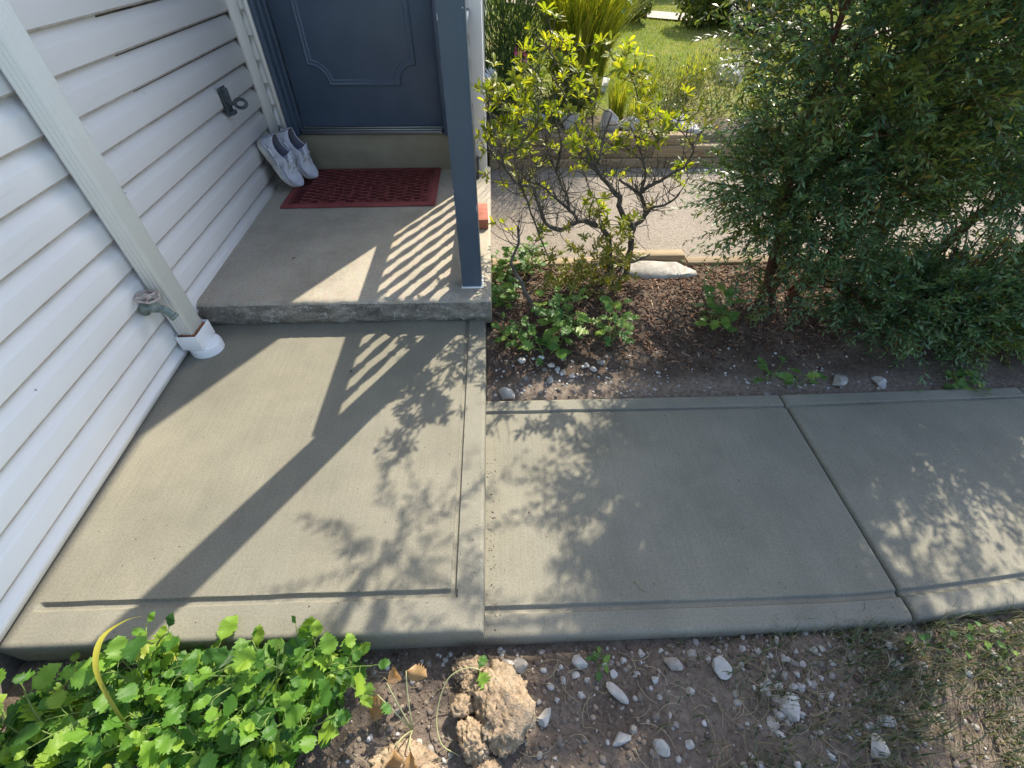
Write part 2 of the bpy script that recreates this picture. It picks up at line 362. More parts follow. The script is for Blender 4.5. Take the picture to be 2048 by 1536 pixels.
def soil(name, a, b, c_, sc=1.0):
    m = Mat(name, .95, .1)
    c = m.ramp(m.noise(4*sc, 5, .65), [(.3, a), (.5, b), (.72, c_)])
    c = m.mix(c, m.ramp(m.noise(70, 4, .75), [(.3, (.45, .43, .42)), (.55, (1, 1, 1)), (.8, (1.35, 1.3, 1.25))]), .85, 'MULTIPLY')
    if name == 'bed soil':
        yy = m.math('ADD', m.sep(1), m.math('MULTIPLY', m.noise(5, 3), .16)); dust = m.ramp(m.math('SUBTRACT', yy, 1.0), [(.46, (1, 1, 1)), (.56, (0, 0, 0))])
        c = m.mix(c, m.ramp(m.noise(60, 4, .7), [(.35, (.17, .125, .095)), (.65, (.33, .27, .215))]), m.math('MULTIPLY', dust, .9))
    m.color(c); m.bump(m.noise(60, 5, .75), .9, .012); m.bump(m.noise(300, 3, .7), .5, .003); M[name] = m.m
soil('red brown soil', (.125, .095, .074), (.195, .154, .122), (.29, .24, .192))
soil('bed soil', (.07, .05, .038), (.125, .092, .07), (.22, .175, .135))
soil('dry garden soil', (.14, .115, .085), (.22, .185, .13), (.30, .25, .18))
m = Mat('dry clod', .95, .1)
c = m.ramp(m.noise(14, 5, .7), [(.3, (.28, .20, .13)), (.5, (.41, .31, .21)), (.72, (.50, .40, .28))])
c = m.mix(c, m.ramp(m.noise(90, 4, .75), [(.3, (.55, .52, .48)), (.6, (1.1, 1.1, 1.1))]), .8, 'MULTIPLY'); m.color(c)
m.bump(m.noise(55, 5, .75), .9, .012); m.bump(m.vor(120), .5, .004); M['dry clod'] = m.m

m = Mat('lawn ground', .95, .1)
c = m.ramp(m.noise(1.6, 5, .65), [(.3, (.11, .155, .03)), (.48, (.18, .225, .045)), (.62, (.28, .26, .10)), (.78, (.34, .28, .15))])
c = m.mix(c, m.ramp(m.noise(45, 4, .7), [(.3, (.5, .5, .45)), (.6, (1.15, 1.15, 1.1))]), .8, 'MULTIPLY')
m.color(c); m.bump(m.noise(60, 4, .7), .9, .03); M['lawn ground'] = m.m
m = Mat('pink asphalt', .93, .2)
c = m.ramp(m.noise(1.5, 5, .6), [(.3, (.21, .182, .152)), (.7, (.285, .25, .212))])
v = m.vor(130, out='Color'); c = m.mix(c, m.ramp(m.sep(0, v), [(0, (.6, .58, .56)), (.5, (1, .98, .95)), (1, (1.4, 1.36, 1.3))]), .6, 'MULTIPLY')
c = m.mix(c, (.40, .37, .35), m.ramp(m.noise(2.3, 5, .8), [(.66, (0, 0, 0)), (.72, (.5, .5, .5))]))
m.color(c); m.bump(m.vor(130), .6, .004); M['pink asphalt'] = m.m
m = Mat('pale path', .9, .2); m.color(m.ramp(m.noise(3, 4), [(.3, (.36, .31, .26)), (.7, (.46, .41, .35))])); M['pale path'] = m.m

m = Mat('weathered timber', .9, .15)
g = m.noise(1, 5, .65, m.map((3, 40, 40)), .6)
c = m.ramp(g, [(.25, (.17, .125, .08)), (.5, (.34, .265, .18)), (.75, (.47, .385, .275))])
c = m.mix(c, m.ramp(m.rnd('object'), [(0, (.75, .74, .72)), (1, (1.15, 1.12, 1.05))]), 1, 'MULTIPLY')
m.color(c); m.bump(g, .6, .006); M['weathered timber'] = m.m
m = Mat('bark', .9, .15)
c = m.ramp(m.noise(1, 5, .7, m.map((60, 60, 18))), [(.3, (.055, .045, .038)), (.6, (.13, .115, .095)), (.8, (.21, .195, .165))]); m.color(c); m.bump(m.noise(90, 4), .5, .004); M['bark'] = m.m
m = Mat('red bark', .9, .15)
c = m.ramp(m.noise(1, 5, .7, m.map((60, 60, 14))), [(.3, (.06, .03, .02)), (.6, (.14, .07, .045)), (.8, (.22, .13, .09))]); m.color(c); m.bump(m.noise(90, 4), .5, .004); M['red bark'] = m.m
m = Mat('limestone', .85, .2)
c = m.ramp(m.noise(9, 5, .7), [(.3, (.27, .25, .225)), (.5, (.45, .43, .40)), (.72, (.64, .62, .59))])
c = m.mix(c, m.ramp(m.rnd('object'), [(0, (.72, .68, .62)), (.5, (1, 1, 1)), (1, (1.15, 1.15, 1.16))]), .9, 'MULTIPLY')
c = m.mix(c, (.19, .135, .10), m.ramp(m.noise(22, 5, .7), [(.50, (0, 0, 0)), (.70, (.6, .6, .6))])); m.color(c); m.bump(m.noise(45, 4, .7), .5, .004); M['limestone'] = m.m
m = Mat('boulder', .85, .2)
c = m.ramp(m.noise(4, 6, .7), [(.3, (.26, .25, .24)), (.5, (.48, .47, .45)), (.7, (.66, .65, .63))]); m.color(c); m.bump(m.noise(14, 5, .7), .7, .02); M['boulder'] = m.m
m = Mat('gravel', .88, .2); m.color(m.ramp(m.rnd(), [(0, (.09, .07, .056)), (.4, (.15, .12, .098)), (.65, (.23, .20, .175)), (.85, (.38, .36, .33)), (1, (.56, .54, .52))])); m.bump(m.noise(150, 3), .4, .002); M['gravel'] = m.m
m = Mat('soil crumbs', .95, .1); m.color(m.ramp(m.rnd(), [(0, (.10, .076, .06)), (.5, (.185, .145, .114)), (1, (.30, .245, .19))])); m.bump(m.noise(220, 3), .6, .002); M['soil crumbs'] = m.m
m = Mat('white gravel', .85, .2); m.color(m.ramp(m.rnd(), [(0, (.13, .115, .10)), (.3, (.27, .255, .235)), (.7, (.44, .43, .41)), (1, (.62, .61, .59))])); m.bump(m.noise(150, 3), .4, .002); M['white gravel'] = m.m
m = Mat('mulch', .95, .1); m.color(m.ramp(m.rnd(), [(0, (.05, .032, .024)), (.4, (.12, .072, .05)), (.75, (.21, .125, .085)), (.93, (.30, .19, .13)), (1, (.42, .33, .23))])); M['mulch'] = m.m
m = Mat('straw', .85, .2); m.color(m.ramp(m.rnd(), [(0, (.22, .17, .10)), (1, (.42, .35, .23))])); M['straw'] = m.m

leafmat('azalea leaf', [(0, (.13, .18, .022)), (.35, (.21, .26, .028)), (.7, (.31, .33, .035)), (1, (.46, .42, .05))], .52, 'object', tint=(1.5, 1.52, .45))
leafmat('azalea leaves', [(0, (.13, .18, .022)), (.35, (.21, .26, .028)), (.7, (.31, .33, .035)), (1, (.46, .42, .05))], .52, tint=(1.5, 1.52, .45))
leafmat('azalea low leaves', [(0, (.10, .13, .02)), (.6, (.20, .21, .028)), (1, (.30, .24, .045))], .35, tint=(1.4, 1.3, .5))
leafmat('shrub leaves', [(0, (.065, .125, .07)), (.5, (.12, .205, .115)), (.85, (.17, .265, .135)), (.97, (.23, .275, .11)), (1, (.38, .23, .05))], .48, rough=.27, spec=.65, tint=(1.4, 1.5, .65))
leafmat('shrub olive', [(0, (.09, .13, .035)), (.5, (.15, .20, .05)), (.9, (.22, .26, .07)), (1, (.36, .26, .06))], .4, rough=.36, spec=.5)
leafmat('shrub tips', [(0, (.12, .215, .10)), (1, (.185, .28, .12))], .3, rough=.42)
leafmat('front leaf', [(0, (.03, .10, .022)), (.35, (.10, .24, .036)), (.75, (.21, .38, .05)), (.99, (.30, .44, .055)), (1, (.40, .42, .07))], .45, 'object', rough=.5, tint=(1.5, 1.4, .4))
leafmat('front leaves', [(0, (.045, .15, .02)), (.4, (.075, .205, .028)), (.8, (.12, .27, .035)), (1, (.19, .33, .04))], .38, rough=.5, tint=(1.5, 1.4, .4))
leafmat('weed leaf', [(0, (.08, .19, .045)), (.6, (.14, .26, .055)), (1, (.23, .34, .065))], .4, 'object', tint=(1.4, 1.35, .5))
leafmat('grass', [(0, (.06, .10, .05)), (.45, (.10, .14, .07)), (.62, (.19, .175, .11)), (1, (.34, .29, .20))], .25)
leafmat('lawn grass', [(0, (.13, .20, .03)), (.5, (.23, .30, .045)), (.8, (.33, .33, .08)), (1, (.40, .33, .16))], .4, tint=(1.4, 1.35, .5))
leafmat('plume grass', [(0, (.17, .26, .03)), (.5, (.32, .38, .045)), (1, (.48, .43, .08))], .5, tint=(1.4, 1.3, .4))
leafmat('lavender leaves', [(0, (.05, .10, .035)), (.6, (.10, .17, .05)), (1, (.18, .24, .09))], .3)
leafmat('garden weeds', [(0, (.10, .13, .05)), (.5, (.18, .20, .075)), (1, (.32, .28, .15))], .3)
leafmat('rose leaves', [(0, (.05, .085, .025)), (.6, (.13, .17, .035)), (1, (.28, .29, .05))], .35)
leafmat('dark leaves', [(0, (.02, .045, .035)), (1, (.05, .085, .055))], .2)
leafmat('autumn leaves', [(0, (.40, .22, .02)), (.5, (.52, .33, .03)), (1, (.48, .16, .02))], .45, tint=(1.3, 1.1, .4))
m = leafmat('dry leaf', [(0, (.36, .20, .08)), (1, (.46, .28, .13))], .3, 'object', tint=(1.1, .9, .5))
m = Mat('strap leaf', .5, .4); c = m.ramp(m.sep(2), [(.12, (.08, .15, .025)), (.2, (.38, .36, .05)), (.5, (.52, .44, .07))]); m.color(c); m.translucent(c, .35); M['strap leaf'] = m.m
m = Mat('green stem', .6, .3); m.color((.14, .20, .05)); M['green stem'] = m.m
m = Mat('pale stem', .7, .3); m.color((.36, .36, .18)); M['pale stem'] = m.m
m = Mat('pink petals', .6, .3); m.color((.62, .12, .22)); M['pink petals'] = m.m
m = Mat('white petals', .6, .3); m.color((.8, .8, .78)); M['white petals'] = m.m

# ------------------------------------------------------------------ world-coordinate building: parts are written in world metres and stored relative to their thing
ORG = {}
def thing(name, label, cat, at, group=None):
    o = empty(name, at); ORG[o.name] = np.array(at, float); return tag(o, label, cat, group)
def put(name, V, F, mat, parent=None, at=None, smooth=False, midx=None):
    org = ORG[parent.name] if parent is not None else np.array(at if at is not None else (0, 0, 0), float)
    o = link(name, mesh_np(name, np.asarray(V, float).reshape(-1, 3)-org, F, smooth, midx), parent, mat)
    if parent is None: o.location = org
    ORG[o.name] = org; return o
def done(mb, name, mat, parent=None, at=None, smooth=False):
    return put(name, np.concatenate(mb.v), [np.concatenate(x) for x in mb.f.values()], mat, parent, at, smooth)

# ------------------------------------------------------------------ ground
def smoothstep(a, b, x): t = np.clip((x-a)/(b-a), 0, 1); return t*t*(3-2*t)
def ground_z(x, y):
    x = np.asarray(x, float); y = np.asarray(y, float)
    near = -.118 + .022*(n2(x, y, 5, 3, 3)-.5) - .02*smoothstep(.36, .40, y)
    up_ = .17 + .10*smoothstep(3.8, 5.0, y) + .055*np.maximum(y-4.6, 0) - .05*np.maximum(y-9, 0) + .02*(n2(x, y, 2, 3, 8)-.5)
    up_ = up_ + .02*np.clip(1.4-x, -1, 1.5)
    return np.where(y > 3.79, up_, near)
def grid(xs, ys, zf):
    X, Yg = np.meshgrid(xs, ys, indexing='ij'); Z = zf(X, Yg); nx, ny = X.shape
    i = np.arange(nx-1)[:, None]*ny; j = np.arange(ny-1)[None]
    return np.stack([X, Yg, Z], -1).reshape(-1, 3), np.stack([i+j, i+ny+j, i+ny+j+1, i+j+1], -1).reshape(-1, 4), X, Yg
xs = np.concatenate([np.linspace(-120, -8, 18), np.linspace(-7, -1.7, 14), np.linspace(-1.6, 4, 75), np.linspace(4.3, 10, 24), np.linspace(12, 120, 18)])
ys = np.concatenate([np.linspace(-120, -6, 18), np.linspace(-5, -.9, 12), np.linspace(-.8, .6, 20), [1.2, 2, 3, 3.784, 3.796], np.linspace(3.9, 10, 60), np.linspace(10.5, 16, 12), np.linspace(20, 120, 16)])
V, F, X, Yg = grid(xs, ys, ground_z)
fc = V[F].mean(1); midx = np.where(fc[:, 1] < .6, np.where((fc[:, 1] < -.9) | (fc[:, 0] > 3.6), 1, 0), np.where(fc[:, 1] < 4.25, 2, 1))
g = put('ground', V, F, [M['red brown soil'], M['lawn ground'], M['dry garden soil']], smooth=True, midx=midx); tag(g, 'sloping lawn and bare earth around the house', kind='structure')
# fine bare soil in front of the walkway
xs = np.arange(-1.75, 3.2, .013); ys = np.arange(-.75, .46, .013)
def soil_z(x, y):
    z = ground_z(x, y) + .012
    z = z + .014*(n2(x, y, 22, 4, 21)-.5) + .007*np.maximum(n2(x, y, 75, 2, 31)-.5, 0)*2
    e = np.minimum.reduce([smoothstep(-1.75, -1.6, x), smoothstep(3.2, 3.0, x), smoothstep(-.75, -.6, y), np.ones_like(x)])
    z = z - .02*smoothstep(.30, .37, y)*smoothstep(-.6, -.3, x)*smoothstep(.9, .4, x)
    return z - .05*(1-e)
V, F, _, _ = grid(xs, ys, soil_z)
s = put('bare_soil', V, F, M['red brown soil'], smooth=True); tag(s, 'crumbly red brown soil along the front edge of the walkway', kind='structure')

# planting bed behind the walkway
def bed_z(x, y):
    x = np.asarray(x, float); y = np.asarray(y, float)
    z = -.105 + .075*smoothstep(1.3, 2.0, y) + .02*np.exp(-((x-.75)**2/.25+(y-1.9)**2/.08))
    z = z + .02*(n2(x, y, 6, 3, 5)-.5) + .012*(n2(x, y, 30, 3, 6)-.5) - .02*smoothstep(1.36, 1.30, y)
    return z
xs = np.arange(-.055, 4.6, .022); ys = np.arange(1.29, 2.34, .018)
V, F, _, _ = grid(xs, ys, bed_z)
b = put('garden_bed', V, F, M['bed soil'], smooth=True); tag(b, 'mulched planting bed between the walkway and the asphalt path', kind='structure')
# asphalt path
xs = np.linspace(-.03, 7.5, 60); ys = np.linspace(2.33, 3.77, 16)
V, F, _, _ = grid(xs, ys, lambda x, y: -.035 + .01*(n2(x, y, 1.2, 2, 4)-.5))
a = put('asphalt_path', V, F, M['pink asphalt'], smooth=True); tag(a, 'worn pinkish grey asphalt path behind the bed', kind='structure')
# pale path far up the lawn
xs = np.linspace(.2, 9, 40); V = []; F = []
for i, x in enumerate(xs):
    y0 = 7.9 - .36*(x-1.2) ; 
    for q in (0, .5): V.append((x, y0+q, float(ground_z(x, y0+q))+.02))
F = [[2*i, 2*i+2, 2*i+3, 2*i+1] for i in range(len(xs)-1)]
p = put('far_path', V, np.array(F), M['pale path']); tag(p, 'narrow pale path crossing the lawn', kind='structure')

# ------------------------------------------------------------------ concrete landing and walkway
def dense(*segs): return np.unique(np.round(np.concatenate([np.linspace(a, b, n) for a, b, n in segs]), 5))
def slab(name, xs, ys, zf, zb, midf, mats, parent=None, warp=None, at=None):
    X, Yg = np.meshgrid(xs, ys, indexing='ij'); Z = zf(X, Yg); nx, ny = X.shape
    V = np.stack([X, Yg, Z], -1).reshape(-1, 3); i = np.arange(nx-1)[:, None]*ny; j = np.arange(ny-1)[None]
    F = np.stack([i+j, i+ny+j, i+ny+j+1, i+j+1], -1).reshape(-1, 4); fc = V[F].mean(1); mid = midf(fc[:, 0], fc[:, 1])
    ring = np.concatenate([np.arange(nx)*ny, (nx-1)*ny + np.arange(1, ny), np.arange(nx-2, -1, -1)*ny + ny-1, np.arange(ny-2, 0, -1)])
    lo = V[ring].copy(); lo[:, 2] = zb; n = len(V); k = len(ring); q = np.arange(k); q2 = (q+1) % k
    F2 = np.stack([ring[q], n+q, n+q2, ring[q2]], -1)
    V = np.concatenate([V, lo])
    if warp: V = warp(V)
    o = put(name, V, np.concatenate([F, F2]), mats, parent, at, smooth=True, midx=np.concatenate([mid, np.ones(k, int)]))
    o.data.set_sharp_from_angle(angle=R(50)); return o
def edge_round(d, r):
    d = np.clip(d, 0, r); return np.sqrt(np.maximum(r*r-(r-d)**2, 0)) - r
def groove(d, hw, depth): return -depth*np.clip(1.25*(1-(np.abs(d)/hw)**2.2), 0, 1)
GY, GX = .489, -.146
def pad_z(x, y):
    jy = .0035*(n2(x, y*0, 9, 3, 41)-.5) + .002*(n2(x, y*0, 45, 2, 42)-.5)
    jx = .003*(n2(x*0, y, 9, 3, 43)-.5)
    z = .0015*(n2(x, y, 2.5, 2, 44)-.5)
    gf = groove(y-GY-jy, .0125, .012)*smoothstep(-1.305, -1.29, x)*(x < GX+.012)
    gr = groove(x-GX-jx, .0095, .011)*(y > GY-.010)
    return z + np.minimum(gf, gr) + edge_round(y-.385+.002*(n2(x, y*0, 14, 2, 7)), .016) + edge_round(-.058-x, .013)
xs = dense((-1.42, -1.31, 6), (-1.31, -1.285, 6), (-1.28, -.17, 75), (-.162, -.130, 17), (-.12, -.075, 4), (-.073, -.058, 8))
ys = dense((.385, .404, 9), (.41, .47, 4), (.472, .506, 18), (.52, 1.8, 60))
pad = slab('concrete_landing', xs, ys, pad_z, -.22, lambda x, y: ((x > GX-.012) | (y < GY+.012) | (x < -1.33)).astype(int), [M['fresh concrete'], M['trowelled concrete']])
tag(pad, 'fresh broom finished concrete landing in front of the stoop', kind='structure')

WZ = -.075; FY, BY = .385, 1.300; GF, GB = .463, 1.228
def warp_walk(V):
    V = V.copy(); t = np.clip((1.300-V[:, 1])/(1.3-.385), 0, 1); x = V[:, 0]
    V[:, 1] += t*.112*smoothstep(.9, 2.6, x) + .012*np.maximum(x-1.2, 0); return V
def walk_z(x0, x1):
    def f(x, y):
        jy = .0025*(n2(x, y*0, 9, 3, 51)-.5); z = .0015*(n2(x, y, 2.5, 2, 54)-.5)
        g1 = groove(y-GF-jy, .012, .012); g2 = groove(y-GB-jy, .0095, .011)
        ex = edge_round(x-x0, .014) if x0 > 0 else 0
        return WZ + z + np.minimum(g1, g2) + edge_round(y-FY, .02) + edge_round(BY-y, .014) + ex + edge_round(x1-x, .014)
    return f
walk = empty('concrete_walkway', (1.2, .84, WZ)); ORG[walk.name] = np.array((1.2, .84, WZ)); tag(walk, 'new concrete walkway with smooth borders leading right from the landing', kind='structure')
for x0, x1 in ((-.0575, 1.199), (1.205, 2.268), (2.274, 3.4), (3.406, 4.5)):
    xs = dense((x0, x0+.018, 8), (x0+.03, x1-.03, 40), (x1-.018, x1, 8)); ys = dense((FY, FY+.024, 9), (.42, .445, 3), (.448, .478, 15), (.5, 1.21, 22), (1.215, 1.241, 13), (1.25, 1.28, 3), (BY-.018, BY, 8))
    slab('slab', xs, ys, walk_z(x0, x1), -.24, lambda x, y: ((y < GF+.012) | (y > GB-.01)).astype(int), [M['fresh concrete'], M['trowelled concrete']], walk, warp_walk)

# ------------------------------------------------------------------ old concrete stoop
prof = np.array([(1.755, -.02), (1.752, .004), (1.742, .012), (1.738, .03), (1.737, .05), (1.737, .075), (1.738, .098), (1.741, .112), (1.747, .120), (1.758, .1245)] + [(y, .125) for y in np.linspace(1.775, 3.34, 40)])
xs = np.concatenate([[-1.42], np.linspace(-1.40, -.05, 150), [-.04, -.034, -.031, -.030]]); ed = np.concatenate([np.zeros(151), [.001, .004, .009, .016]])
V = np.zeros((len(xs), len(prof), 3)); V[..., 0] = xs[:, None]; V[..., 1] = prof[None, :, 0]; V[..., 2] = prof[None, :, 1] - ed[:, None]*(prof[None, :, 1] > .1)
V = V.reshape(-1, 3); nz = fbm(V, 16, 4, 61)-.5; n3 = fbm(V, 55, 3, 62)-.5; chip = np.maximum(fbm(V, 11, 3, 63)-.56, 0)
front = V[:, 1] < 1.77
V[front, 1] += (.012*nz + .006*n3)[front] + chip[front]*.07*(V[front, 2] > .09); V[front, 2] -= chip[front]*.06*(V[front, 2] > .09)
V[~front, 2] += .0035*nz[~front]
nx, ny = len(xs), len(prof); i = np.arange(nx-1)[:, None]*ny; j = np.arange(ny-1)[None]; F = np.stack([i+j, i+ny+j, i+ny+j+1, i+j+1], -1).reshape(-1, 4)
midx = np.tile((np.arange(ny-1) < 7).astype(int), nx-1)
top_right = (nx-1)*ny + np.arange(ny); lo = V[top_right].copy(); lo[:, 2] = -.2; n = len(V); V = np.concatenate([V, lo]); q = np.arange(ny-1)
F2 = np.stack([top_right[q], n+q, n+q+1, top_right[q+1]], -1)
stoop = put('concrete_stoop', V, np.concatenate([F, F2]), [M['old concrete'], M['stoop face']], at=(-.7, 2.5, 0), smooth=True, midx=np.concatenate([midx, np.zeros(len(F2), int)]))
stoop.data.set_sharp_from_angle(angle=R(60)); tag(stoop, 'weathered old concrete stoop slab with a chipped mottled front edge', 'stoop')

# ------------------------------------------------------------------ house
house = thing('house', 'house corner with white horizontal vinyl siding and a navy front door', 'house', (-1.4, 3.3, -.1))
def wx(y): return -1.348 - .0300*(y-1.0)
Y0, Y1, FYW = -1.6, 3.24, 3.24       # left wall extent, facade plane
CH = .1140; ZB = .078-CH + .002
def course(z, p0, p1, out):
    """one clapboard course between plan points p0 and p1, facing 'out' (unit xy)"""
    pr = [(-.014, 0), (.0155, 0), (.0172, .0010), (.0178, .0070), (.0175, .068), (.0165, .0715), (-.0025, .101), (-.0045, .104), (-.0045, .1135), (-.014, .1135)]
    A = [(p0[0]+o*out[0], p0[1]+o*out[1], z+h) for o, h in pr]; B = [(p1[0]+o*out[0], p1[1]+o*out[1], z+h) for o, h in pr]
    n = len(pr); i = np.arange(n); j = (i+1) % n
    return A+B, [np.stack([i, j, j+n, i+n], -1), np.array([list(range(n))[::-1]]), np.array([list(range(n, 2*n))])]
NC = 28
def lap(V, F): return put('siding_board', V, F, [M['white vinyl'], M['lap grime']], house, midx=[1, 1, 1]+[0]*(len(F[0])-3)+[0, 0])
for k in range(NC):
    z = ZB + k*CH
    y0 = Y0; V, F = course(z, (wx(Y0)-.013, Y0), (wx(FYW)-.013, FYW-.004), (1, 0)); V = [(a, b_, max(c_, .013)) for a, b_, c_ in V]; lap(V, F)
DZ = .345                                                         # bottom of the door frame
for k in range(NC):
    z = ZB + k*CH
    if z + CH < DZ + .02: continue
    zz = max(z, DZ)
    for x0, x1 in ((-1.362, -1.318), (-.262, -.118)):
        V, F = course(z, (x1, FYW), (x0, FYW), (0, -1)); 
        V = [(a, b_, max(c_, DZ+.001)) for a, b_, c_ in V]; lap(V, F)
# wall cores behind the cladding, other outside walls
TOP = ZB + NC*CH
mb = MB().prism([(wx(Y0)-.022, Y0, -.3), (wx(FYW)-.022, FYW+.2, -.3), (-1.75, FYW+.2, -.3), (-1.75, Y0, -.3)], (0, 0, TOP+.3)); done(mb, 'wall', M['foundation'], house)
mb = MB().prism([(wx(Y0)-.0135, Y0, -.3), (wx(.4)-.0135, .4, -.3), (wx(.4)-.1, .4, -.3), (wx(Y0)-.1, Y0, -.3)], (0, 0, .3+ZB+.004)); done(mb, 'foundation', M['foundation'], house)
mb = MB(); mb.box((-1.39, FYW+.004, DZ), (-1.318, FYW+.12, TOP)); mb.box((-.262, FYW+.004, DZ), (-.062, FYW+.12, TOP)); mb.box((-1.318, FYW+.004, 2.52), (-.262, FYW+.12, TOP))
mb.box((-1.39, FYW+.122, DZ), (-1.30, 9.0, TOP)); mb.box((-.15, FYW+.122, -.2), (-.056, 9.0, TOP)); done(mb, 'wall', M['white vinyl'], house)
# inside corner post and outside corner post
mb = MB(); xw = wx(FYW)
mb.prism([(xw+.001, FYW-.05, DZ-.01), (xw+.018, FYW-.05, DZ-.01), (xw+.022, FYW-.032, DZ-.01), (xw+.046, FYW-.018, DZ-.01), (xw+.05, FYW-.014, DZ-.01), (xw+.05, FYW+.003, DZ-.01), (xw+.001, FYW+.003, DZ-.01)], (0, 0, TOP-DZ)); done(mb, 'corner_post', M['white vinyl'], house)
mb = MB().box((-.128, FYW-.022, .128), (-.0545, FYW+.1, TOP), .004); done(mb, 'corner_post', M['white vinyl'], house)
mb = MB().box((-1.331, FYW-.032, DZ-.004), (-1.3085, FYW+.003, 2.5)); done(mb, 'trim_channel', M['white vinyl'], house)
mb = MB().box((-1.75, FYW+.004, TOP+.001), (-.056, 9.0, TOP+.06)); mb.box((-1.75, 8.9, -.2), (-.056, 9.05, TOP)); done(mb, 'roof', M['foundation'], house)
# porch roof over the stoop
mb = MB().box((-1.40, 1.76, 2.965), (.215, FYW-.03, 3.03)); done(mb, 'porch_roof', M['foundation'], house)
mb = MB().box((-1.39, 1.77, 2.95), (.205, FYW-.032, 2.962)); done(mb, 'porch_ceiling', M['white vinyl'], house)
mb = MB().box((-.053, FYW-.029, 2.966), (.216, 6.0, 3.032)); done(mb, 'eave', M['white vinyl'], house)  # unseen overhang, added round the corner to keep sun off the left siding
# concrete riser under the door
mb = MB().box((-1.41, FYW+.06, .12), (-.06, FYW+.2, DZ+.004), .004); done(mb, 'door_step_riser', M['riser'], house)
# door frame, sill, door
DPL = FYW + .118                                                  # door face plane
XL, XR = -1.268, -.322
mb = MB()
for s, xo, xi in ((1, -1.308, XL), (-1, -.262, XR)):
    a, b2 = min(xo, xi), max(xo, xi)
    mb.box((min(xo, xo+s*.028), FYW-.012, DZ+.002), (max(xo, xo+s*.028), FYW+.03, 2.5), .004)
    mb.box((min(xo+s*.010, xi+s*.004), FYW+.031, DZ+.002), (max(xo+s*.010, xi+s*.004), FYW+.085, 2.46), .003)
    mb.box((min(xo+s*.010, xi+s*.014), FYW+.086, DZ+.002), (max(xo+s*.010, xi+s*.014), DPL-.001, 2.44), .003)
mb.box((-1.308, FYW-.012, 2.44), (-.262, FYW+.08, 2.52), .004)
done(mb, 'door_frame', M['navy paint'], house)
mb = MB(); mb.box((XL+.016, FYW+.045, DZ+.006), (XR-.016, DPL+.03, DZ+.028), .003); done(mb, 'threshold', M['metal sill'], house)
mb = MB(); mb.box((XL+.016, FYW+.062, DZ+.0285), (XR-.016, FYW+.068, DZ+.033), .001); mb.box((XL+.016, DPL-.012, DZ+.0285), (XR-.016, DPL-.004, DZ+.0345), .001); done(mb, 'weather_strip', M['bright metal'], house)
door = put('door', *(lambda b: ([v.co[:] for v in b.verts], [np.array([[v.index for v in f.verts] for f in b.faces if len(f.verts) == 4]), np.array([[v.index for v in f.verts] for f in b.faces if len(f.verts) == 3]).reshape(-1, 3)]))(bm_box((XL+.016, DPL, DZ+.036), (XR-.016, DPL+.044, 2.43), .003)), M['navy paint'], house)
def moulding(z0, z1, cx=-.797, hw=.311, nr=.105):
    path = []
    def arc(cx_, cz_, a0, a1, n=9):
        for t in np.linspace(a0, a1, n): path.append((cx_+nr*math.cos(t), cz_+nr*math.sin(t)))
    arc(cx-hw, z0, math.pi/2, 0); arc(cx+hw, z0, math.pi, math.pi/2); arc(cx+hw, z1, -math.pi/2, -math.pi); arc(cx-hw, z1, 0, -math.pi/2)
    P = np.array(path); n = len(P); pv = np.roll(P, 1, 0); nx_ = np.roll(P, -1, 0); e1 = unit(P-pv); e2 = unit(nx_-P); t = unit(e1+e2); nr_ = np.stack([-t[:, 1], t[:, 0]], -1)
    k = 1/np.clip((nr_*np.stack([-e1[:, 1], e1[:, 0]], -1)).sum(1), .55, 1)
    pr = [(-.019, 0), (-.018, .006), (-.013, .011), (-.007, .011), (-.003, .005), (0, .004), (.003, .006), (.009, .008), (.015, .005), (.018, 0)]
    V = np.array([[(P[i, 0]+o*k[i]*nr_[i, 0], DPL-.0003-h, P[i, 1]+o*k[i]*nr_[i, 1]) for o, h in pr] for i in range(n)]); m_ = len(pr)
    i = np.arange(n)[:, None]*m_; i2 = ((np.arange(n)+1) % n)[:, None]*m_; j = np.arange(m_-1)[None]
    return V.reshape(-1, 3), np.stack([i+j, i2+j, i2+j+1, i+j+1], -1).reshape(-1, 4)
put('panel_moulding', *moulding(.628, 1.30), M['navy paint'], door, smooth=True)
put('panel_moulding', *moulding(1.48, 2.25), M['navy paint'], door, smooth=True)
mb = MB().lathe([(.012, 0), (.026, .002), (.026, .01), (.012, .016), (.012, .04), (.027, .05), (.03, .065), (.02, .078)], 16, (XR-.08, 0, 1.30), 'y'); mb.v = [v*np.array([1, -1, 1]) + np.array([0, DPL, 0]) if True else v for v in mb.v]
for k_ in mb.f: mb.f[k_] = [f[:, ::-1] for f in mb.f[k_]]
done(mb, 'door_knob', M['bright metal'], door, smooth=False)

# ------------------------------------------------------------------ porch post and railing
rail = thing('porch_railing', 'navy wooden porch post with peeling edges and a turned baluster railing behind it', 'railing', (-.119, 1.885, .125))
post_me = MB().box((-.046, -.046, .004), (.046, .046, 2.822), .004).mesh('post'); post = link('post', post_me, rail, M['navy post paint']); post.rotation_euler = (0, R(-.5), 0)
mb = MB().box((-.168, 1.832, .1255), (-.066, 1.94, .1295)); done(mb, 'post_base', M['white petals'], rail)
mb = MB(); mb.box((-.185, 1.935, .965), (-.118, FYW-.02, 1.005), .01); done(mb, 'handrail', M['navy paint'], rail)
mb = MB(); mb.box((-.170, 1.935, .205), (-.130, FYW-.02, .245), .004); done(mb, 'bottom_rail', M['navy paint'], rail)
bal = [(.019, 0), (.019, .10), (.012, .11), (.021, .125), (.012, .14), (.016, .19), (.0215, .25), (.020, .30), (.012, .36), (.020, .375), (.012, .39), (.018, .45), (.0215, .50), (.016, .56), (.012, .60), (.021, .615), (.012, .63), (.019, .64), (.019, .722)]
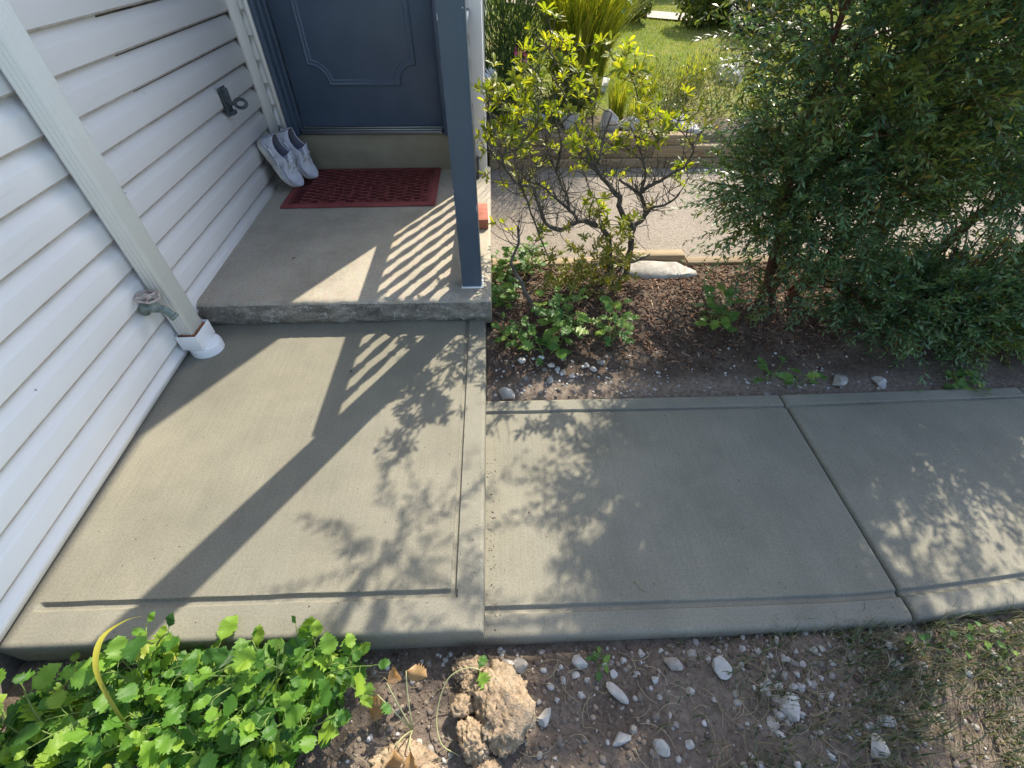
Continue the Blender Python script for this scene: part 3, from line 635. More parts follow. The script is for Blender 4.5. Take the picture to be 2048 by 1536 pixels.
bme = MB().lathe(bal, 10).mesh('baluster', True)
for k in range(9):
    o = link('baluster', bme, rail, M['navy paint']); o.location = (-.15+.119, 2.06+k*.1335-1.885, .244-.125)
mb = MB(); mb.box((-.118, 3.12, .128), (-.103, 3.20, .245), .003); mb.tube([(-.11, 3.12, .245), (-.095, 3.13, .26), (-.085, 3.15, .25)], .006, 6); done(mb, 'bracket', M['dark hardware'], rail)

# ------------------------------------------------------------------ downspout
ds = thing('downspout', 'white ribbed downspout on the siding ending in a white drain adapter', 'downspout', (wx(1.58)+.05, 1.58, 0))
x0 = wx(1.58)+.020; x1 = x0+.062; ya, yb_ = 1.535, 1.622
def ribbed(lo, hi, n, d, seg=6):
    """offsets along a face with n shallow ribs"""
    out = []
    for q in np.linspace(0, 1, n*seg+1)[1:-1]:
        out.append((lo+(hi-lo)*q, d*max(0, math.sin(q*n*2*math.pi - math.pi/2)) if .06 < q < .94 else 0))
    return out
ol = [(x0, ya)] + [(x, ya-o) for x, o in ribbed(x0, x1, 4, .0028)] + [(x1, ya)] + [(x1+o, y) for y, o in ribbed(ya, yb_, 6, .0032)] + [(x1, yb_), (x0, yb_)]
mb = MB().prism([(x, y, .118) for x, y in ol], (0, 0, 2.75)); done(mb, 'pipe', M['downspout paint'], ds)
mb = MB().box((x0-.003, ya-.004, .098), (x1+.004, yb_+.004, .117), .002); done(mb, 'rusty_outlet', M['rust'], ds)
tag(ds.children[-1], None) if False else None
ax0, ax1, ay0, ay1 = x0-.008, x1+.016, ya-.017, yb_+.018; cx_, cy_ = (ax0+ax1)/2+.006, (ay0+ay1)/2
mb = MB(); t = .004
mb.prism([(ax0, ay0, .045), (ax1, ay0, .045), (ax1, ay1, .045), (ax0, ay1, .045)], (0, 0, .004))
mb.box((ax0, ay0, .0492), (ax1, ay0+t, .116), .001); mb.box((ax0, ay1-t, .0492), (ax1, ay1, .116), .001); mb.box((ax1-t, ay0+t, .0492), (ax1, ay1-t, .1155), .001); mb.box((ax0, ay0+t, .0492), (ax0+t, ay1-t, .1155), .001)
done(mb, 'drain_adapter', M['white pvc'], ds)
mb = MB().lathe([(.05, -.02), (.066, -.015), (.067, .028), (.063, .040), (.052, .0445)], 32, (cx_+.012, cy_, .0)); sharp_smooth(done(mb, 'drain_collar', M['white pvc'], ds), 40)

# ------------------------------------------------------------------ outdoor tap
sp = thing('outdoor_tap', 'weathered brass garden tap with a round handle on the siding left of the downspout', 'tap', (wx(1.49)+.016, 1.478, .30))
bx, by, bz = wx(1.478)+.017, 1.478, .298
mb = MB().lathe([(.030, 0), (.030, .004), (.022, .007), (.015, .010), (.015, .030), (.019, .033), (.019, .050), (.014, .054)], 18, (bx-.006, by, bz), 'x')
mb.tube([(bx+.040, by, bz), (bx+.056, by, bz-.004), (bx+.068, by, bz-.018), (bx+.078, by, bz-.036)], [.0135, .0145, .0145, .0145], 14)
mb.tube([(bx+.0785, by, bz-.037), (bx+.085, by, bz-.049)], [.0175, .0175], 14)
mb.tube([(bx+.036, by, bz+.006), (bx+.034, by, bz+.03), (bx+.033, by, bz+.043)], [.0165, .0145, .009], 12); sharp_smooth(done(mb, 'body', M['aged brass'], sp), 40)
mb = MB(); c0 = np.array([bx+.033, by, bz+.050]); tl = R(14)
def wheel(r, a, h=0): return c0 + np.array([r*math.cos(a)*math.cos(tl)+h*math.sin(tl), r*math.sin(a), -r*math.cos(a)*math.sin(tl)+h*math.cos(tl)])
mb.tube([wheel(.036*(1+.05*math.cos(6*a)), a) for a in np.linspace(0, 2*math.pi, 37)], .0044, 8, False)
for k in range(5): mb.tube([wheel(.006, k*math.pi/2.5), wheel(.034, k*math.pi/2.5)], [.0046, .0036], 6)
mb.tube([wheel(0, 0, -.008), wheel(0, 0, .007)], [.011, .009], 10); sharp_smooth(done(mb, 'handle', M['worn handle'], sp), 45)

# ------------------------------------------------------------------ wall bracket with ring
hk = thing('wall_bracket', 'small dark metal hose bracket with an oval ring on the siding near the door', 'bracket', (wx(2.76)+.016, 2.76, .66))
bx = wx(2.755)+.018
mb = MB().box((bx-.004, 2.722, .612), (bx+.002, 2.786, .742), .001); mb.box((bx+.0025, 2.730, .672), (bx+.030, 2.748, .740), .002); mb.box((bx+.0025, 2.7485, .672), (bx+.014, 2.780, .725), .002)
mb.box((bx+.0025, 2.732, .616), (bx+.022, 2.778, .634), .002); done(mb, 'back_plate', M['dark hardware'], hk)
mb = MB(); c0 = np.array([bx+.058, 2.772, .662]); mb.tube([c0+np.array([.029*math.cos(a), .010*math.sin(a), .018*math.sin(a)]) for a in np.linspace(0, 2*math.pi, 25)], .0085, 8, False)
mb.tube([(bx+.002, 2.764, .658), c0-np.array([.033, 0, 0])], [.008, .007], 8); sharp_smooth(done(mb, 'ring', M['dark hardware'], hk), 45)

# ------------------------------------------------------------------ doormat
dm = thing('doormat', 'dark red ribbed rubber doormat in front of the door', 'doormat', (-.83, 3.0, .127))
dm.rotation_euler = (0, 0, R(.9))
b = bm_box((-.462, -.292, 0), (.462, .292, .011), .004); V = [v.co[:] for v in b.verts]; FF = {}
for f in b.faces: FF.setdefault(len(f.verts), []).append([v.index for v in f.verts])
b.free(); link('mat_base', mesh_np('mat_base', V, [np.array(x) for x in FF.values()]), dm, M['red rubber'])
rib_me = MB().box((-.5, -.0068, 0), (.5, .0068, .006)).mesh('rib')
for r_ in range(22):
    y = -.235+r_*.0224; x = -.40 + (.056 if r_ % 2 else 0)
    while x < .385:
        ln = .098+rng.uniform(-.006, .006); x2 = min(x+ln, .408)
        o = link('rib', rib_me, dm, M['red rubber']); o.location = ((x+x2)/2, y+rng.uniform(-.0015, .0015), .0105); o.scale = (x2-x, 1, 1); o.rotation_euler = (0, 0, rng.uniform(-.02, .02)); x = x2+.014
pl = MB().box((-.425, -.252, .0112), (.425, .252, .0118)); link('ribbed_panel', pl.mesh('ribbed_panel'), dm, M['mat grooves'])

# ------------------------------------------------------------------ brick on the stoop edge
bk = thing('brick', 'pale red ridged clay brick lying on the stoop edge behind the post', 'brick', (-.086, 2.52, .126))
bk.rotation_euler = (0, 0, R(2))
mb = MB().box((-.045, -.105, 0), (.040, .105, .055), .003)
for k in range(9): mb.box((-.05, -.098+k*.0225, .004), (-.0455, -.086+k*.0225, .054), .001)
o = link('brick_body', mb.mesh('brick_body'), bk, M['red brick'])

# ------------------------------------------------------------------ sneakers
def sneaker(name_label, toe, heel, upv):
    a = Vector(heel)-Vector(toe); a.normalize(); u = Vector(upv); u = (u - a*u.dot(a)).normalized(); wv = a.cross(u)
    root = empty('sneaker'); root.matrix_world = Matrix(((wv.x*1.16, a.x*1.05, u.x*1.12, toe[0]), (wv.y*1.16, a.y*1.05, u.y*1.12, toe[1]), (wv.z*1.16, a.z*1.05, u.z*1.12, toe[2]), (0, 0, 0, 1)))
    tag(root, name_label, 'shoe', 'pair of white sneakers'); ORG[root.name] = np.zeros(3)
    S = np.array([0, .008, .02, .04, .07, .10, .13, .155, .175, .195, .22, .245, .27, .288, .298, .302])
    HW = np.interp(S, [0, .008, .02, .04, .07, .10, .14, .18, .24, .28, .295, .302], [.008, .022, .033, .041, .046, .047, .042, .037, .036, .033, .025, .012])
    off = np.interp(S, [0, .05, .12, .2, .3], [.008, .004, -.002, .002, .003])
    spring = np.interp(S, [0, .03, .07, .30], [.016, .006, 0, 0])
    st = np.interp(S, [0, .1, .3], [.020, .022, .032])
    # sole
    lev = [(1.0, .0), (1.05, .006), (1.06, .6), (1.02, 1.0)]
    V = []
    for i in range(len(S)):
        for s_ in (-1, 1):
            for k, t in (lev if s_ < 0 else lev[::-1]): V.append((off[i]+s_*HW[i]*k, S[i], spring[i]+t*st[i]))
    n = 8; F = []
    for i in range(len(S)-1):
        for j in range(n): F.append([i*n+j, i*n+(j+1) % n, (i+1)*n+(j+1) % n, (i+1)*n+j])
    F = np.array(F); caps = np.array([list(range(n))[::-1], [(len(S)-1)*n+j for j in range(n)]])
    sharp_smooth(link('sole', mesh_np('sole', V, [F, caps]), root, M['shoe sole']), 50)
    # upper with open collar
    H = np.interp(S, [0, .008, .02, .04, .07, .10, .13, .155, .175], [.018, .028, .036, .044, .052, .062, .076, .088, .095]); HC = np.interp(S, [.17, .2, .235, .27, .302], [.088, .072, .062, .074, .092])
    V = []; m_ = 15
    for i, s_ in enumerate(S):
        zb = spring[i]+st[i]-.002; w_ = HW[i]*1.0
        if s_ < .172:
            th = np.linspace(math.pi, 0, m_); h = H[i]-st[i]*.4
            for t in th: V.append((off[i]+w_*np.sign(math.cos(t))*abs(math.cos(t))**.8, s_, zb+h*abs(math.sin(t))**.75))
        else:
            hc = HC[i]; x_ = [-1, -1.02, -1.0, -.93, -.86, -.8, -.72, 0, .72, .8, .86, .93, 1.0, 1.02, 1]; z_ = [0, .35, .7, .97, 1.03, .97, .0, -.05, .0, .97, 1.03, .97, .7, .35, 0]
            for xx, q in zip(x_, z_): V.append((off[i]+w_*xx, min(s_, .2965) if 5 <= x_.index(xx) <= 9 else s_, zb+max(hc*q, .004)))
    F = []; mi = []
    for i in range(len(S)-1):
        for j in range(m_-1):
            F.append([i*m_+j, i*m_+j+1, (i+1)*m_+j+1, (i+1)*m_+j]); mi.append(1 if S[i] >= .172 and 5 <= j <= 8 else 0)
    F = np.array(F)[:, ::-1]; V = np.array(V)
    e = np.array([[(len(S)-1)*m_+j for j in range(m_)]])
    sharp_smooth(link('upper', mesh_np('upper', V, [F, e], midx=mi+[0]), root, [M['shoe mesh'], M['shoe lining']]), 60)
    mb = MB(); zt = lambda s_: np.interp(s_, S, H+spring+st*.6)
    tg = [(.0, .13, zt(.13)+.001), (0, .155, zt(.155)+.004), (0, .178, .122), (0, .192, .132)]
    for (xa, ya2, za), (xb, yb2, zb2) in zip(tg[:-1], tg[1:]): mb.prism([(-.021, ya2, za), (.021, ya2, za), (.023, yb2, zb2), (-.023, yb2, zb2)], (0, .004, .005))
    done(mb, 'tongue', M['shoe mesh'], root)
    mb = MB()
    for s_ in (-1, 1):     # stitched side overlays
        P = [(s_*.043, .05, .033), (s_*.0455, .085, .045), (s_*.041, .12, .060), (s_*.031, .15, .079), (s_*.026, .168, .093)]; mb.tube([(x+off[4], y, z) for x, y, z in P], [.003, .004, .0045, .005, .004], 5)
        P = [(s_*.047, .12, .030), (s_*.042, .16, .045), (s_*.0375, .20, .06), (s_*.036, .25, .062), (s_*.034, .285, .05)]; mb.tube(P, [.003, .0045, .004, .004, .003], 5)
    done(mb, 'overlay', M['shoe overlay'], root, smooth=True)
    mb = MB()
    for s_ in (-1, 1):
        mb.tube([(s_*.0465+off[4], .055, .040), (s_*.0475, .10, .047), (s_*.0435, .14, .048), (s_*.0395, .18, .050), (s_*.0385, .22, .070)], .0016, 4); mb.tube([(s_*.0425, .165, .036), (s_*.0385, .20, .044), (s_*.0375, .24, .046), (s_*.035, .275, .070)], .0016, 4)
    done(mb, 'seam', M['shoe lining'], root)
    mb = MB()
    for k in range(6):
        s_ = .088+k*.0145; z = zt(s_)-.002+.003*(k > 2); d = 1 if k % 2 else -1
        mb.tube([(-.021, s_-.004*d, z-.005), (-.008, s_, z+.004), (.008, s_+.003*d, z+.004), (.021, s_+.007*d, z-.004)], .0028, 5)
    for d in (-1, 1): mb.tube([(0, .163, .107), (d*.022, .15, .108), (d*.040, .135, .092), (d*.034, .125, .082), (d*.016, .140, .096)], .0022, 5); mb.tube([(0, .163, .107), (d*.016, .172, .106), (d*.038, .17, .084), (d*.046, .15, .058)], .0022, 5)
    done(mb, 'lace', M['lace'], root, smooth=True)
    return root
sneaker('white sneaker leaning on the siding, the one nearer the camera', (-1.272, 3.005, .128), (-1.392, 2.975, .40), (.86, -.34, .38))
sneaker('white sneaker leaning in the corner between the other sneaker and the door step', (-1.214, 3.14, .128), (-1.338, 3.10, .395), (.80, -.36, .40))

# ------------------------------------------------------------------ timbers
def timber(parent, lo, hi, seed):
    """rough sawn timber with worn arrises"""
    lo = np.array(lo, float); hi = np.array(hi, float); n = max(4, int((hi[0]-lo[0])/.06))
    r = .010; sec = np.array([(0, r), (r*.3, r*.3), (r, 0), (.5, 0), (1-r, 0), (1-r*.3, r*.3), (1, r), (1, .5), (1, 1), (0, 1), (0, .5)])
    h = hi-lo; y = np.array([r, r*.3, 0, 0, 0, 0, 0, r*.3, r, .5*h[2], h[2]-r, h[2]-r*.3, h[2]]); 
    pts = [(0, r), (r*.35, r*.35), (r, 0), (h[1]/2, 0), (h[1]-r, 0), (h[1]-r*.35, r*.35), (h[1], r), (h[1], h[2]/2), (h[1], h[2]-r), (h[1]-r*.35, h[2]-r*.35), (h[1]-r, h[2]), (h[1]/2, h[2]), (r, h[2]), (r*.35, h[2]-r*.35), (0, h[2]-r), (0, h[2]/2)]
    k = len(pts); xs_ = np.concatenate([[lo[0], lo[0]+.006], np.linspace(lo[0]+.05, hi[0]-.05, n), [hi[0]-.006, hi[0]]])
    V = np.array([[(x, lo[1]+a, lo[2]+b_) for a, b_ in pts] for x in xs_]); c = V.mean(1, keepdims=True); V[0] = c[0]+(V[0]-c[0])*np.array([1, .9, .88]); V[-1] = c[-1]+(V[-1]-c[-1])*np.array([1, .9, .88])
    V = V.reshape(-1, 3); V[:, 1:] += (.006*(np.stack([fbm(V*np.array([.3, 1, 1]), 14, 3, seed), fbm(V*np.array([.3, 1, 1]), 14, 3, seed+5)], -1)-.5))
    m_ = len(xs_); i = np.arange(m_-1)[:, None]*k; j = np.arange(k)[None]; j2 = (j+1) % k
    F = np.stack([i+j, i+j2, i+k+j2, i+k+j], -1).reshape(-1, 4)
    o = put('timber', V, [F[:, ::-1], np.array([list(range(k)), [(m_-1)*k+q for q in range(k)][::-1]])], M['weathered timber'], parent, smooth=True)
    o.data.set_sharp_from_angle(angle=R(40)); return o
tw = thing('timber_retaining_wall', 'low stacked timber retaining wall on the far side of the asphalt path', 'retaining wall', (1.5, 3.78, -.05))
k = 0
for row, (x, z0, z1) in enumerate(((-.04, -.06, .035), (-.30, .037, .125), (-.04, .127, .198))):
    xe = [8.0, 8.0, 1.55][row]
    while x < xe:
        L = rng.uniform(1.1, 1.6) if row < 2 else rng.uniform(.9, 1.1); x2 = min(x+L, xe); timber(tw, (max(x, -.04), 3.715+.008*row, z0), (x2-.004, 3.83+.006*row, z1), 70+k); x = x2; k += 1
te = thing('timber_edging', 'weathered timber edging between the planting bed and the asphalt path', 'edging', (1.0, 2.3, -.05))
timber(te, (-.03, 2.27, -.14), (.62, 2.345, -.012), 90); timber(te, (.624, 2.265, -.14), (1.078, 2.34, -.010), 91); timber(te, (.60, 2.262, -.008), (1.055, 2.335, .034), 92)
timber(te, (1.082, 2.262, -.14), (2.3, 2.338, -.014), 93); timber(te, (2.304, 2.265, -.14), (4.4, 2.34, -.012), 94)

# ------------------------------------------------------------------ boulders
def rock(name, label, at, dims, seed, mat='boulder', cat='boulder', rough=.3, group=None, rot=None, facet=.25, sink=.25, ico=(ICO3_V, ICO3_F)):
    o = link(name, rock_mesh(name, dims, seed, rough, 1.2, .07, ico, facet), None, M[mat])
    o.location = (at[0], at[1], at[2] + dims[2]*(.5-sink)); o.rotation_euler = (0, 0, rot if rot is not None else seed*1.7)
    return tag(o, label, cat, group)
gz = lambda x, y: float(ground_z(x, y))
rock('white_rock', 'long white rock half buried at the back of the bed by the raised timber', (.885, 2.19, -.05), (.40, .16, .10), 3, 'limestone', 'rock', .22, rot=-.12, facet=.15, sink=.3)
for (x, y, d, lab) in ((.32, 4.0, (.19, .16, .13), 'grey white boulder low in the garden just right of the house corner'), (.62, 3.95, (.17, .15, .13), 'pale boulder behind the timber wall at the foot of the plume grass'),
                       (.90, 3.92, (.15, .15, .21), 'upright pale boulder on top of the timber wall'), (1.06, 3.94, (.19, .16, .12), 'squat pale boulder beside the upright one on the timber wall'),
                       (1.52, 3.92, (.27, .2, .13), 'flat pale rock lying at the lowered end of the timber wall'), (2.2, 5.0, (.34, .26, .2), 'large rounded grey boulder at the edge of the lawn'), (.95, 4.75, (.28, .2, .12), 'mossy pale boulder behind the small grass tufts')):
    rock('boulder', lab, (x, y, gz(x, y)), d, int(x*37+y*11) % 50+4, rough=.42, facet=.38)

# ------------------------------------------------------------------ azalea
LIMBS = {
 'A': [(0.715, 2.17, 0.059), (0.694, 2.146, 0.175), (0.676, 2.121, 0.275), (0.603, 2.097, 0.357), (0.573, 2.072, 0.446), (0.541, 2.048, 0.475), (0.487, 2.023, 0.54), (0.425, 1.999, 0.601), (0.393, 1.974, 0.642), (0.376, 1.95, 0.703)],
 'B': [(0.689, 2.16, 0.256), (0.752, 2.184, 0.307), (0.729, 2.208, 0.379), (0.703, 2.232, 0.402), (0.649, 2.256, 0.432), (0.611, 2.28, 0.449)],
 'C': [(0.697, 2.2, 0.412), (0.755, 2.175, 0.464), (0.801, 2.15, 0.511), (0.861, 2.125, 0.565), (0.871, 2.1, 0.628)],
 'D': [(0.737, 2.14, 0.328), (0.751, 2.093, 0.39), (0.804, 2.047, 0.436), (0.825, 2.0, 0.493)],
 'E': [(0.612, 2.15, -0.01), (0.594, 2.129, 0.124), (0.533, 2.108, 0.277), (0.472, 2.088, 0.309), (0.393, 2.067, 0.34), (0.341, 2.046, 0.318), (0.275, 2.025, 0.322), (0.226, 2.004, 0.366), (0.202, 1.983, 0.434), (0.167, 1.962, 0.533), (0.102, 1.942, 0.565), (0.045, 1.921, 0.633), (0.024, 1.9, 0.702)],
 'F': [(0.396, 2.08, 0.334), (0.35, 2.108, 0.374), (0.285, 2.137, 0.421), (0.221, 2.165, 0.467), (0.159, 2.193, 0.481), (0.109, 2.222, 0.532), (0.084, 2.25, 0.606)],
 'G': [(0.349, 2.1, 0.378), (0.341, 2.13, 0.43), (0.315, 2.16, 0.474), (0.283, 2.19, 0.531), (0.257, 2.22, 0.591), (0.232, 2.25, 0.639)],
 'H': [(0.182, 1.82, 0.064), (0.117, 1.846, 0.131), (0.086, 1.872, 0.181), (0.067, 1.898, 0.23), (0.105, 1.924, 0.31), (0.093, 1.95, 0.369)],
 'I': [(0.606, 2.1, -0.029), (0.651, 2.067, 0.09), (0.704, 2.033, 0.14), (0.752, 2.0, 0.196)],
 'J': [(0.711, 2.2, 0.422), (0.709, 2.188, 0.509), (0.671, 2.175, 0.586), (0.636, 2.162, 0.653), (0.589, 2.15, 0.727)],
 'K': [(0.425, 2.0, 0.6), (0.437, 1.983, 0.66), (0.439, 1.967, 0.737), (0.448, 1.95, 0.827)],
 'M': [(0.284, 2.2, 0.527), (0.298, 2.175, 0.629), (0.275, 2.15, 0.734)],
 'N': [(0.105, 2.0, 0.541), (0.137, 2.017, 0.469), (0.223, 2.033, 0.235), (0.269, 2.05, 0.152)],
}
WHORLS = [(0.186, 1.981, 1.049), (0.25, 2.149, 1.002), (0.29, 2.053, 0.998), (0.102, 2.182, 0.94), (0.09, 2.194, 0.906), (0.157, 1.886, 1.0), (0.17, 1.857, 0.959), (0.265, 2.311, 0.935), (0.25, 1.993, 0.975), (-0.008, 2.07, 0.897), (0.025, 2.299, 0.801), (0.132, 2.109, 0.836), (0.284, 2.31, 0.832), (0.296, 2.112, 0.845), (0.343, 2.201, 0.917), (-0.02, 2.045, 0.81), (0.053, 2.199, 0.775), (-0.048, 2.26, 0.706), (-0.006, 2.157, 0.714), (0.066, 2.258, 0.716), (0.106, 2.219, 0.758), (0.165, 1.885, 0.812), (0.25, 2.267, 0.68), (0.169, 2.175, 0.669), (0.085, 2.016, 0.751), (0.096, 1.867, 0.734), (0.016, 2.26, 0.557), (0.335, 2.11, 0.786), (0.434, 2.245, 0.749), (0.438, 2.333, 0.852), (0.481, 2.243, 0.965), (0.548, 2.357, 0.935), (0.496, 2.067, 0.953), (0.589, 2.29, 0.881), (0.57, 2.095, 0.934), (0.662, 2.365, 0.755), (0.688, 2.333, 0.737), (0.603, 1.904, 0.785), (0.64, 1.925, 0.73), (0.751, 1.969, 0.827), (0.932, 2.381, 0.655), (0.837, 2.09, 0.676), (0.827, 2.195, 0.698), (0.358, 2.016, 0.703), (0.411, 2.129, 0.682), (0.353, 2.062, 0.652), (0.465, 2.043, 0.658), (0.63, 2.172, 0.607), (0.581, 2.171, 0.635), (0.471, 2.347, 0.53), (0.038, 2.225, 0.445), (0.179, 2.361, 0.396), (0.433, 2.321, 0.488), (0.673, 2.395, 0.426), (0.23, 2.219, 0.375), (0.417, 1.94, 0.506), (0.945, 2.323, 0.404), (0.225, 2.381, 0.482), (0.257, 2.348, 0.575), (0.47, 2.163, 0.314), (0.541, 2.243, 0.33), (0.583, 1.966, 0.349), (0.043, 2.307, 0.214), (0.007, 2.172, 0.81), (-0.034, 2.085, 0.693), (0.03, 1.885, 0.764), (0.075, 2.32, 0.596), (0.152, 2.394, 0.525), (0.025, 2.027, 0.785), (0.308, 2.29, 0.882), (0.22, 2.076, 0.942), (0.151, 1.933, 0.772), (0.112, 2.012, 0.888), (0.524, 2.273, 0.929), (0.706, 2.33, 0.697), (0.633, 1.874, 0.773)]
LOWW = [(0.413, 2.101, 0.073), (0.376, 2.193, 0.02), (0.211, 1.958, 0.146), (0.546, 1.861, 0.142), (0.503, 2.064, 0.02), (0.493, 2.154, 0.02), (0.391, 2.164, 0.02), (0.337, 2.032, 0.017), (0.327, 2.046, 0.18), (0.275, 2.027, 0.2), (0.259, 1.933, 0.101), (0.384, 2.032, 0.02), (0.406, 1.995, 0.12), (0.415, 2.066, 0.083), (0.405, 2.07, 0.099), (0.255, 1.973, 0.104), (0.341, 1.858, 0.317), (0.659, 2.187, 0.02), (0.454, 2.057, 0.02), (0.376, 1.959, 0.051), (0.317, 1.955, 0.052), (0.281, 1.859, 0.109), (0.254, 1.959, 0.195), (0.466, 1.934, 0.012), (0.521, 2.094, 0.02), (0.527, 1.967, 0.077), (0.525, 2.149, 0.113), (0.521, 2.078, 0.02), (0.509, 1.929, 0.221), (0.533, 1.917, 0.084), (0.46, 1.914, 0.289), (0.426, 2.075, 0.02), (0.438, 1.895, 0.257), (0.504, 1.996, 0.256), (0.585, 1.852, 0.37), (0.717, 2.183, 0.131), (0.648, 2.082, 0.096), (0.484, 1.874, 0.346), (0.656, 2.166, 0.229), (0.675, 2.052, 0.099), (0.504, 2.082, 0.22), (0.644, 1.969, 0.213), (0.556, 1.973, 0.175), (0.65, 2.127, 0.221), (0.628, 2.07, 0.286), (0.512, 2.035, 0.252)]
def smooth_path(P, n=6):
    P = np.array(P, float); Q = np.vstack([2*P[0]-P[1], P, 2*P[-1]-P[-2]]); out = []
    for i in range(1, len(Q)-2):
        for t in np.linspace(0, 1, n, endpoint=False):
            a, b, c, d = Q[i-1], Q[i], Q[i+1], Q[i+2]
            out.append(.5*((2*b)+(-a+c)*t+(2*a-5*b+4*c-d)*t*t+(-a+3*b-3*c+d)*t**3))
    out.append(P[-1]); return np.array(out)
def wob(P, amp, sc=18, seed=0):
    return P + amp*np.stack([fbm(P, sc, 2, seed)-.5, fbm(P, sc, 2, seed+3)-.5, fbm(P, sc, 2, seed+7)-.5], -1)*2
az = thing('azalea', 'open branched azalea with yellow green leaf rosettes in the planting bed', 'shrub', (.60, 2.13, -.04))
RAD = {'A': (.017, .006), 'B': (.013, .006), 'C': (.010, .004), 'D': (.008, .004), 'E': (.015, .004), 'F': (.009, .003), 'G': (.006, .002), 'H': (.010, .005), 'I': (.007, .003), 'J': (.007, .003), 'K': (.006, .003), 'M': (.005, .002), 'N': (.005, .003)}
limbpts = []
for k, P in LIMBS.items():
    P = list(P)
    if k in 'AEI': P[0] = (P[0][0], P[0][1], -.06)
    if k == 'H': P[0] = (P[0][0]+.03, P[0][1], -.07)
    S = wob(smooth_path(P), .010, 22, 3); r = np.linspace(RAD[k][0], RAD[k][1], len(S))*(1+.25*(fbm(S, 40, 2, 9)-.5))
    mb = MB().tube(S, r, 8); done(mb, 'branch', M['bark'], az, smooth=True); limbpts.append(S)
LP = np.concatenate(limbpts)
tw_ = MB(); leafs = []
def whorl(p, d, kind, store):
    n = rng.integers(7, 12); d = unit(np.array(d)); ref = unit(np.cross(d, rng.normal(size=3))); r2 = np.cross(d, ref)
    for q in range(n):
        a = q/n*6.283+rng.uniform(-.3, .3); el = rng.uniform(.15, 1.0); o = math.cos(a)*ref+math.sin(a)*r2
        dd = unit(o*math.cos(el)+d*math.sin(el)); store.append((p + d*rng.uniform(-.012, .004), dd, unit(d-dd*np.dot(d, dd)+1e-3), rng.uniform(.027, .047)))
def twig(a, b, r0=.0032, r1=.0018, sag=.03):
    L = np.linalg.norm(b-a); mid = (a+b)/2 + rng.normal(size=3)*L*.12 + np.array([0, 0, -sag*L*3])
    t = np.linspace(0, 1, 7)[:, None]; P = (1-t)**2*a + 2*t*(1-t)*mid + t*t*b; P = wob(P, .006, 30, 5); tw_.tube(P, np.linspace(r0, r1, 7), 5); return P
ends = []; nodes = LP.copy()
order = sorted(WHORLS, key=lambda w: w[2])
for w_ in order:
    p = np.array(w_); low = nodes[nodes[:, 2] < p[2]-.03]; low = low if len(low) else nodes
    q = low[np.argmin(np.linalg.norm((low-p)*np.array([1, .8, .75]), axis=1))]
    P = twig(q, p); nodes = np.concatenate([nodes, P[2:]])
    d = unit(P[-1]-P[-3]+np.array([0, 0, .03])); whorl(p, d, 0, leafs)
    for s_ in range(rng.integers(2, 5)):
        t = P[rng.integers(2, 6)]; e = t + unit(d*.5+rng.normal(size=3)*.6+np.array([0, 0, .4]))*rng.uniform(.05, .11); twig(t, e, .002, .0015); whorl(e, unit(e-t), 0, leafs)
for k in range(420):            # bare dead twigs in the middle
    t = LP[rng.integers(0, len(LP))]
    if t[2] < .25: continue
    e = t + unit(rng.normal(size=3)+np.array([-.2, 0, 1.1]))*rng.uniform(.06, .17); P = twig(t, e, .0024, .001)
    if rng.random() < .6: f = P[4]; twig(f, f+unit(rng.normal(size=3)+np.array([0, 0, .6]))*rng.uniform(.03, .08), .0014, .0008)
done(tw_, 'twigs', M['bark'], az)
az.children[-1]['kind'] = 'stuff'
ab = leaf_base2(1, .31, .25, .16); lm = [mesh_np('leaf', ab[0]*np.array([1, 1, k]), ab[1], True) for k in (.6, 1.0, 1.6)]
for x in lm: x.materials.append(M['azalea leaf'])
camp = np.array([0, 0, 1.35]); leafs.sort(key=lambda l: np.linalg.norm(l[0]-camp)/l[3])
def leaf_objs(items, root, meshes, name='leaf'):
    org = ORG[root.name]
    for i, (p, d, n, s_) in enumerate(items):
        o = bpy.data.objects.new(name, meshes[i % len(meshes)]); COL.objects.link(o); o.parent = root
        d = unit(d); sd = unit(np.cross(d, n)); nn = np.cross(sd, d); q = p-org
        o.matrix_local = Matrix(((sd[0]*s_, d[0]*s_, nn[0]*s_, q[0]), (sd[1]*s_, d[1]*s_, nn[1]*s_, q[1]), (sd[2]*s_, d[2]*s_, nn[2]*s_, q[2]), (0, 0, 0, 1)))
def leaf_stuff(items, root, base, mat, name='leaves', kind='stuff'):
    P, D, N, S = (np.array([i[k] for i in items]) for k in range(4)); V, F = batch(base, P, D, N, S)
    o = put(name, V, F, mat, root, smooth=True); o['kind'] = kind; return o
leaf_objs(leafs[:300], az, lm); leaf_stuff(leafs[300:], az, ab, M['azalea leaves'])
lowl = []; tw_ = MB()
for w_ in LOWW:
    p = np.array(w_); low = LP[LP[:, 2] < p[2]]; q = low[np.argmin(np.linalg.norm(low-p, axis=1))] if len(low) else LP[0]; P = twig(q, p, .0025, .0015)
    for e in (p, p+rng.normal(size=3)*.05, p+rng.normal(size=3)*.05, p+rng.normal(size=3)*.04): whorl(e, unit(rng.normal(size=3)*.5+np.array([0, -.2, 1])), 0, lowl)
o = done(tw_, 'twigs', M['bark'], az); o['kind'] = 'stuff'
lowl = [(p, d, n, s_*.8) for p, d, n, s_ in lowl]; leaf_stuff(lowl, az, ab, M['azalea low leaves'], 'low_leaves')

